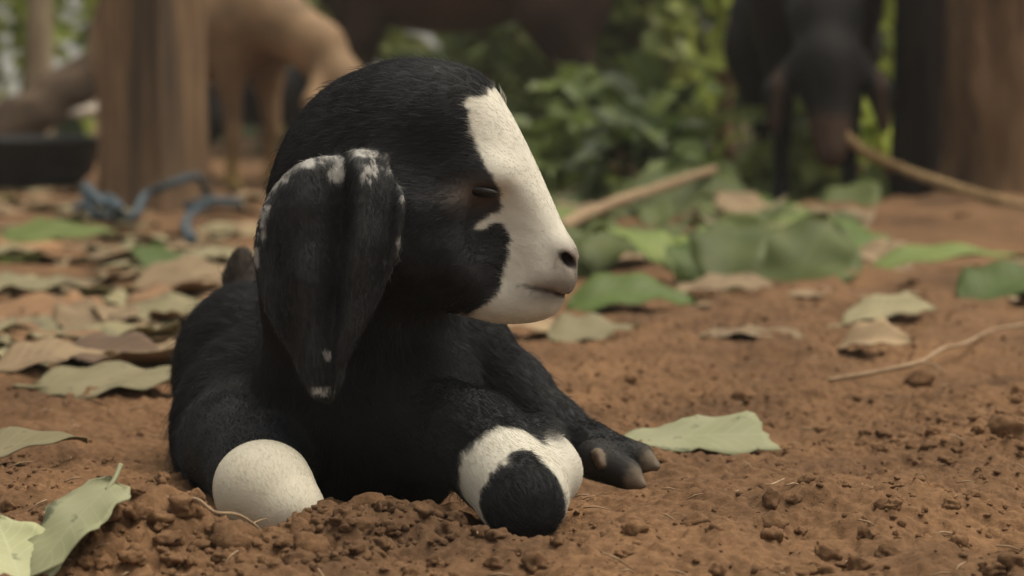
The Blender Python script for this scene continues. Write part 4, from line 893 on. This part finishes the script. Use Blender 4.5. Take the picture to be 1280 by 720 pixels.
bush(bx(745, 5.2), 5.2, .24, .2, .55, 420, .085, 'mid', 'dark green bush right of the kid\'s forehead', 21)
bush(bx(850, 5.2), 5.2, .24, .22, .75, 420, .08, 'yellow', 'mid green bush in the middle of the background', 22)
bush(bx(905, 4.2), 4.2, .055, .07, .60, 260, .065, 'bright', 'yellow green leafy shoots hanging left of the black goat', 23, droop=.7, clumps=10)
bush(bx(1115, 4.9), 4.9, .10, .12, .75, 420, .07, 'bright', 'light green bush between black goat and dark post', 24)
bush(bx(620, 5.9), 5.9, .30, .25, .80, 800, .08, 'mid', 'green bush behind the reddish brown goat', 25)
bush(bx(1000, 5.9), 5.9, .40, .25, .85, 900, .08, 'dark', 'dark bush behind the black goat at right', 26)
bush(bx(420, 5.6), 5.6, .22, .2, .60, 420, .07, 'yellow', 'pale green bush behind the tan goat\'s lowered head', 27)
bush(bx(720, 4.3), 4.3, .13, .10, .20, 170, .065, 'mid', 'low green seedling clump beside the kid\'s brow', 28, clumps=10)
bush(bx(830, 4.2), 4.2, .18, .12, .17, 200, .07, 'dark', 'low dark leafy clump behind the stick', 29, clumps=12)
bush(bx(15, 7.0), 7.0, .26, .2, 1.0, 190, .12, 'bright', 'bright green bush at the upper left, sunlight painted into its leaves', 30)
bush(bx(330, 7.2), 7.2, .35, .3, 1.0, 1000, .08, 'mid', 'green bush behind the square post', 31)
for k_, (u_, y_, rx_, h_, n_, mm_, lb) in enumerate(((735, 3.9, .13, .13, 130, 'mid', 'low leafy sprig behind the kid\'s nose'), (815, 3.6, .13, .12, 130, 'dark', 'dark leafy sprig on the ground under the stick'),
        (880, 3.3, .10, .11, 110, 'mid', 'leafy sprig at the tip of the stick'), (950, 3.7, .10, .16, 130, 'yellow', 'pale leafy sprig left of the black goat\'s feet'), (1075, 3.75, .05, .16, 60, 'bright', 'bright leafy sprig right of the black goat\'s feet'))):
    bush(bx(u_, y_), y_, rx_, .12, h_, n_, .06, mm_, lb, 60 + k_, 'leafy_sprig', 'sprig', .55, .1, 'leafy sprigs on the ground', 9)
# a dense thicket closing the view, too deep to tell single plants apart
r = np.random.default_rng(40); nT = 9000; ang = r.uniform(-1.15, 1.15, nT); dist = r.uniform(7.5, 10.5, nT); C = np.c_[dist * np.sin(ang), dist * np.cos(ang), 2.2 * r.random(nT) ** 1.3]; C = C[~((np.abs(ang + 0.225) < 0.055) & (C[:, 2] > 0.12 + 0.1 * r.random(nT)))]   # a gap to the open at upper left
th = new_obj('thicket', foliage_mesh('thicket', C, .20, .6, 41, droop=.1), None, [FM['dark']]); tag(th, 'dense dark green thicket closing the background', 'thicket', kind='stuff')
ptr = trunk('pale_trunk', (bx(50, 6.5), 6.5, 0), .034, .028, 2.4, 'slim pale trunk among bright green leaves at the upper left', 'tree trunk', noise_mat('pale_bark', (.22, .17, .11), (.34, .27, .18), 14, 4, .9, .15, .5, .004, (2, 2, .6)), .2, (.02, 0), 12)

# ------------------------------------------------------------------ thin even haze over the yard, added to lift the dark tones
hz = MB(); X0, X1, Y0, Y1, Z0, Z1 = -125, 125, -62, 165, -1.3, 2.9
hz.add([(x, y, z) for x in (X0, X1) for y in (Y0, Y1) for z in (Z0, Z1)], [(0, 1, 3, 2), (4, 6, 7, 5), (0, 4, 5, 1), (2, 3, 7, 6), (0, 2, 6, 4), (1, 5, 7, 3)])
m_hz = bpy.data.materials.new('tone_lifting_haze'); m_hz.use_nodes = True; nt = m_hz.node_tree; nt.nodes.clear()
ho = nt.nodes.new('ShaderNodeOutputMaterial'); hv_ = nt.nodes.new('ShaderNodeVolumePrincipled'); hv_.inputs['Density'].default_value = HAZE; hv_.inputs['Color'].default_value = (.93, .92, .86, 1); hv_.inputs['Anisotropy'].default_value = 0.2
nt.links.new(hv_.outputs[0], ho.inputs['Volume'])
tag(new_obj('haze', hz.mesh('haze', False), None, [m_hz]), 'thin pale haze over the yard, added to lift dark tones', 'haze', kind='stuff')
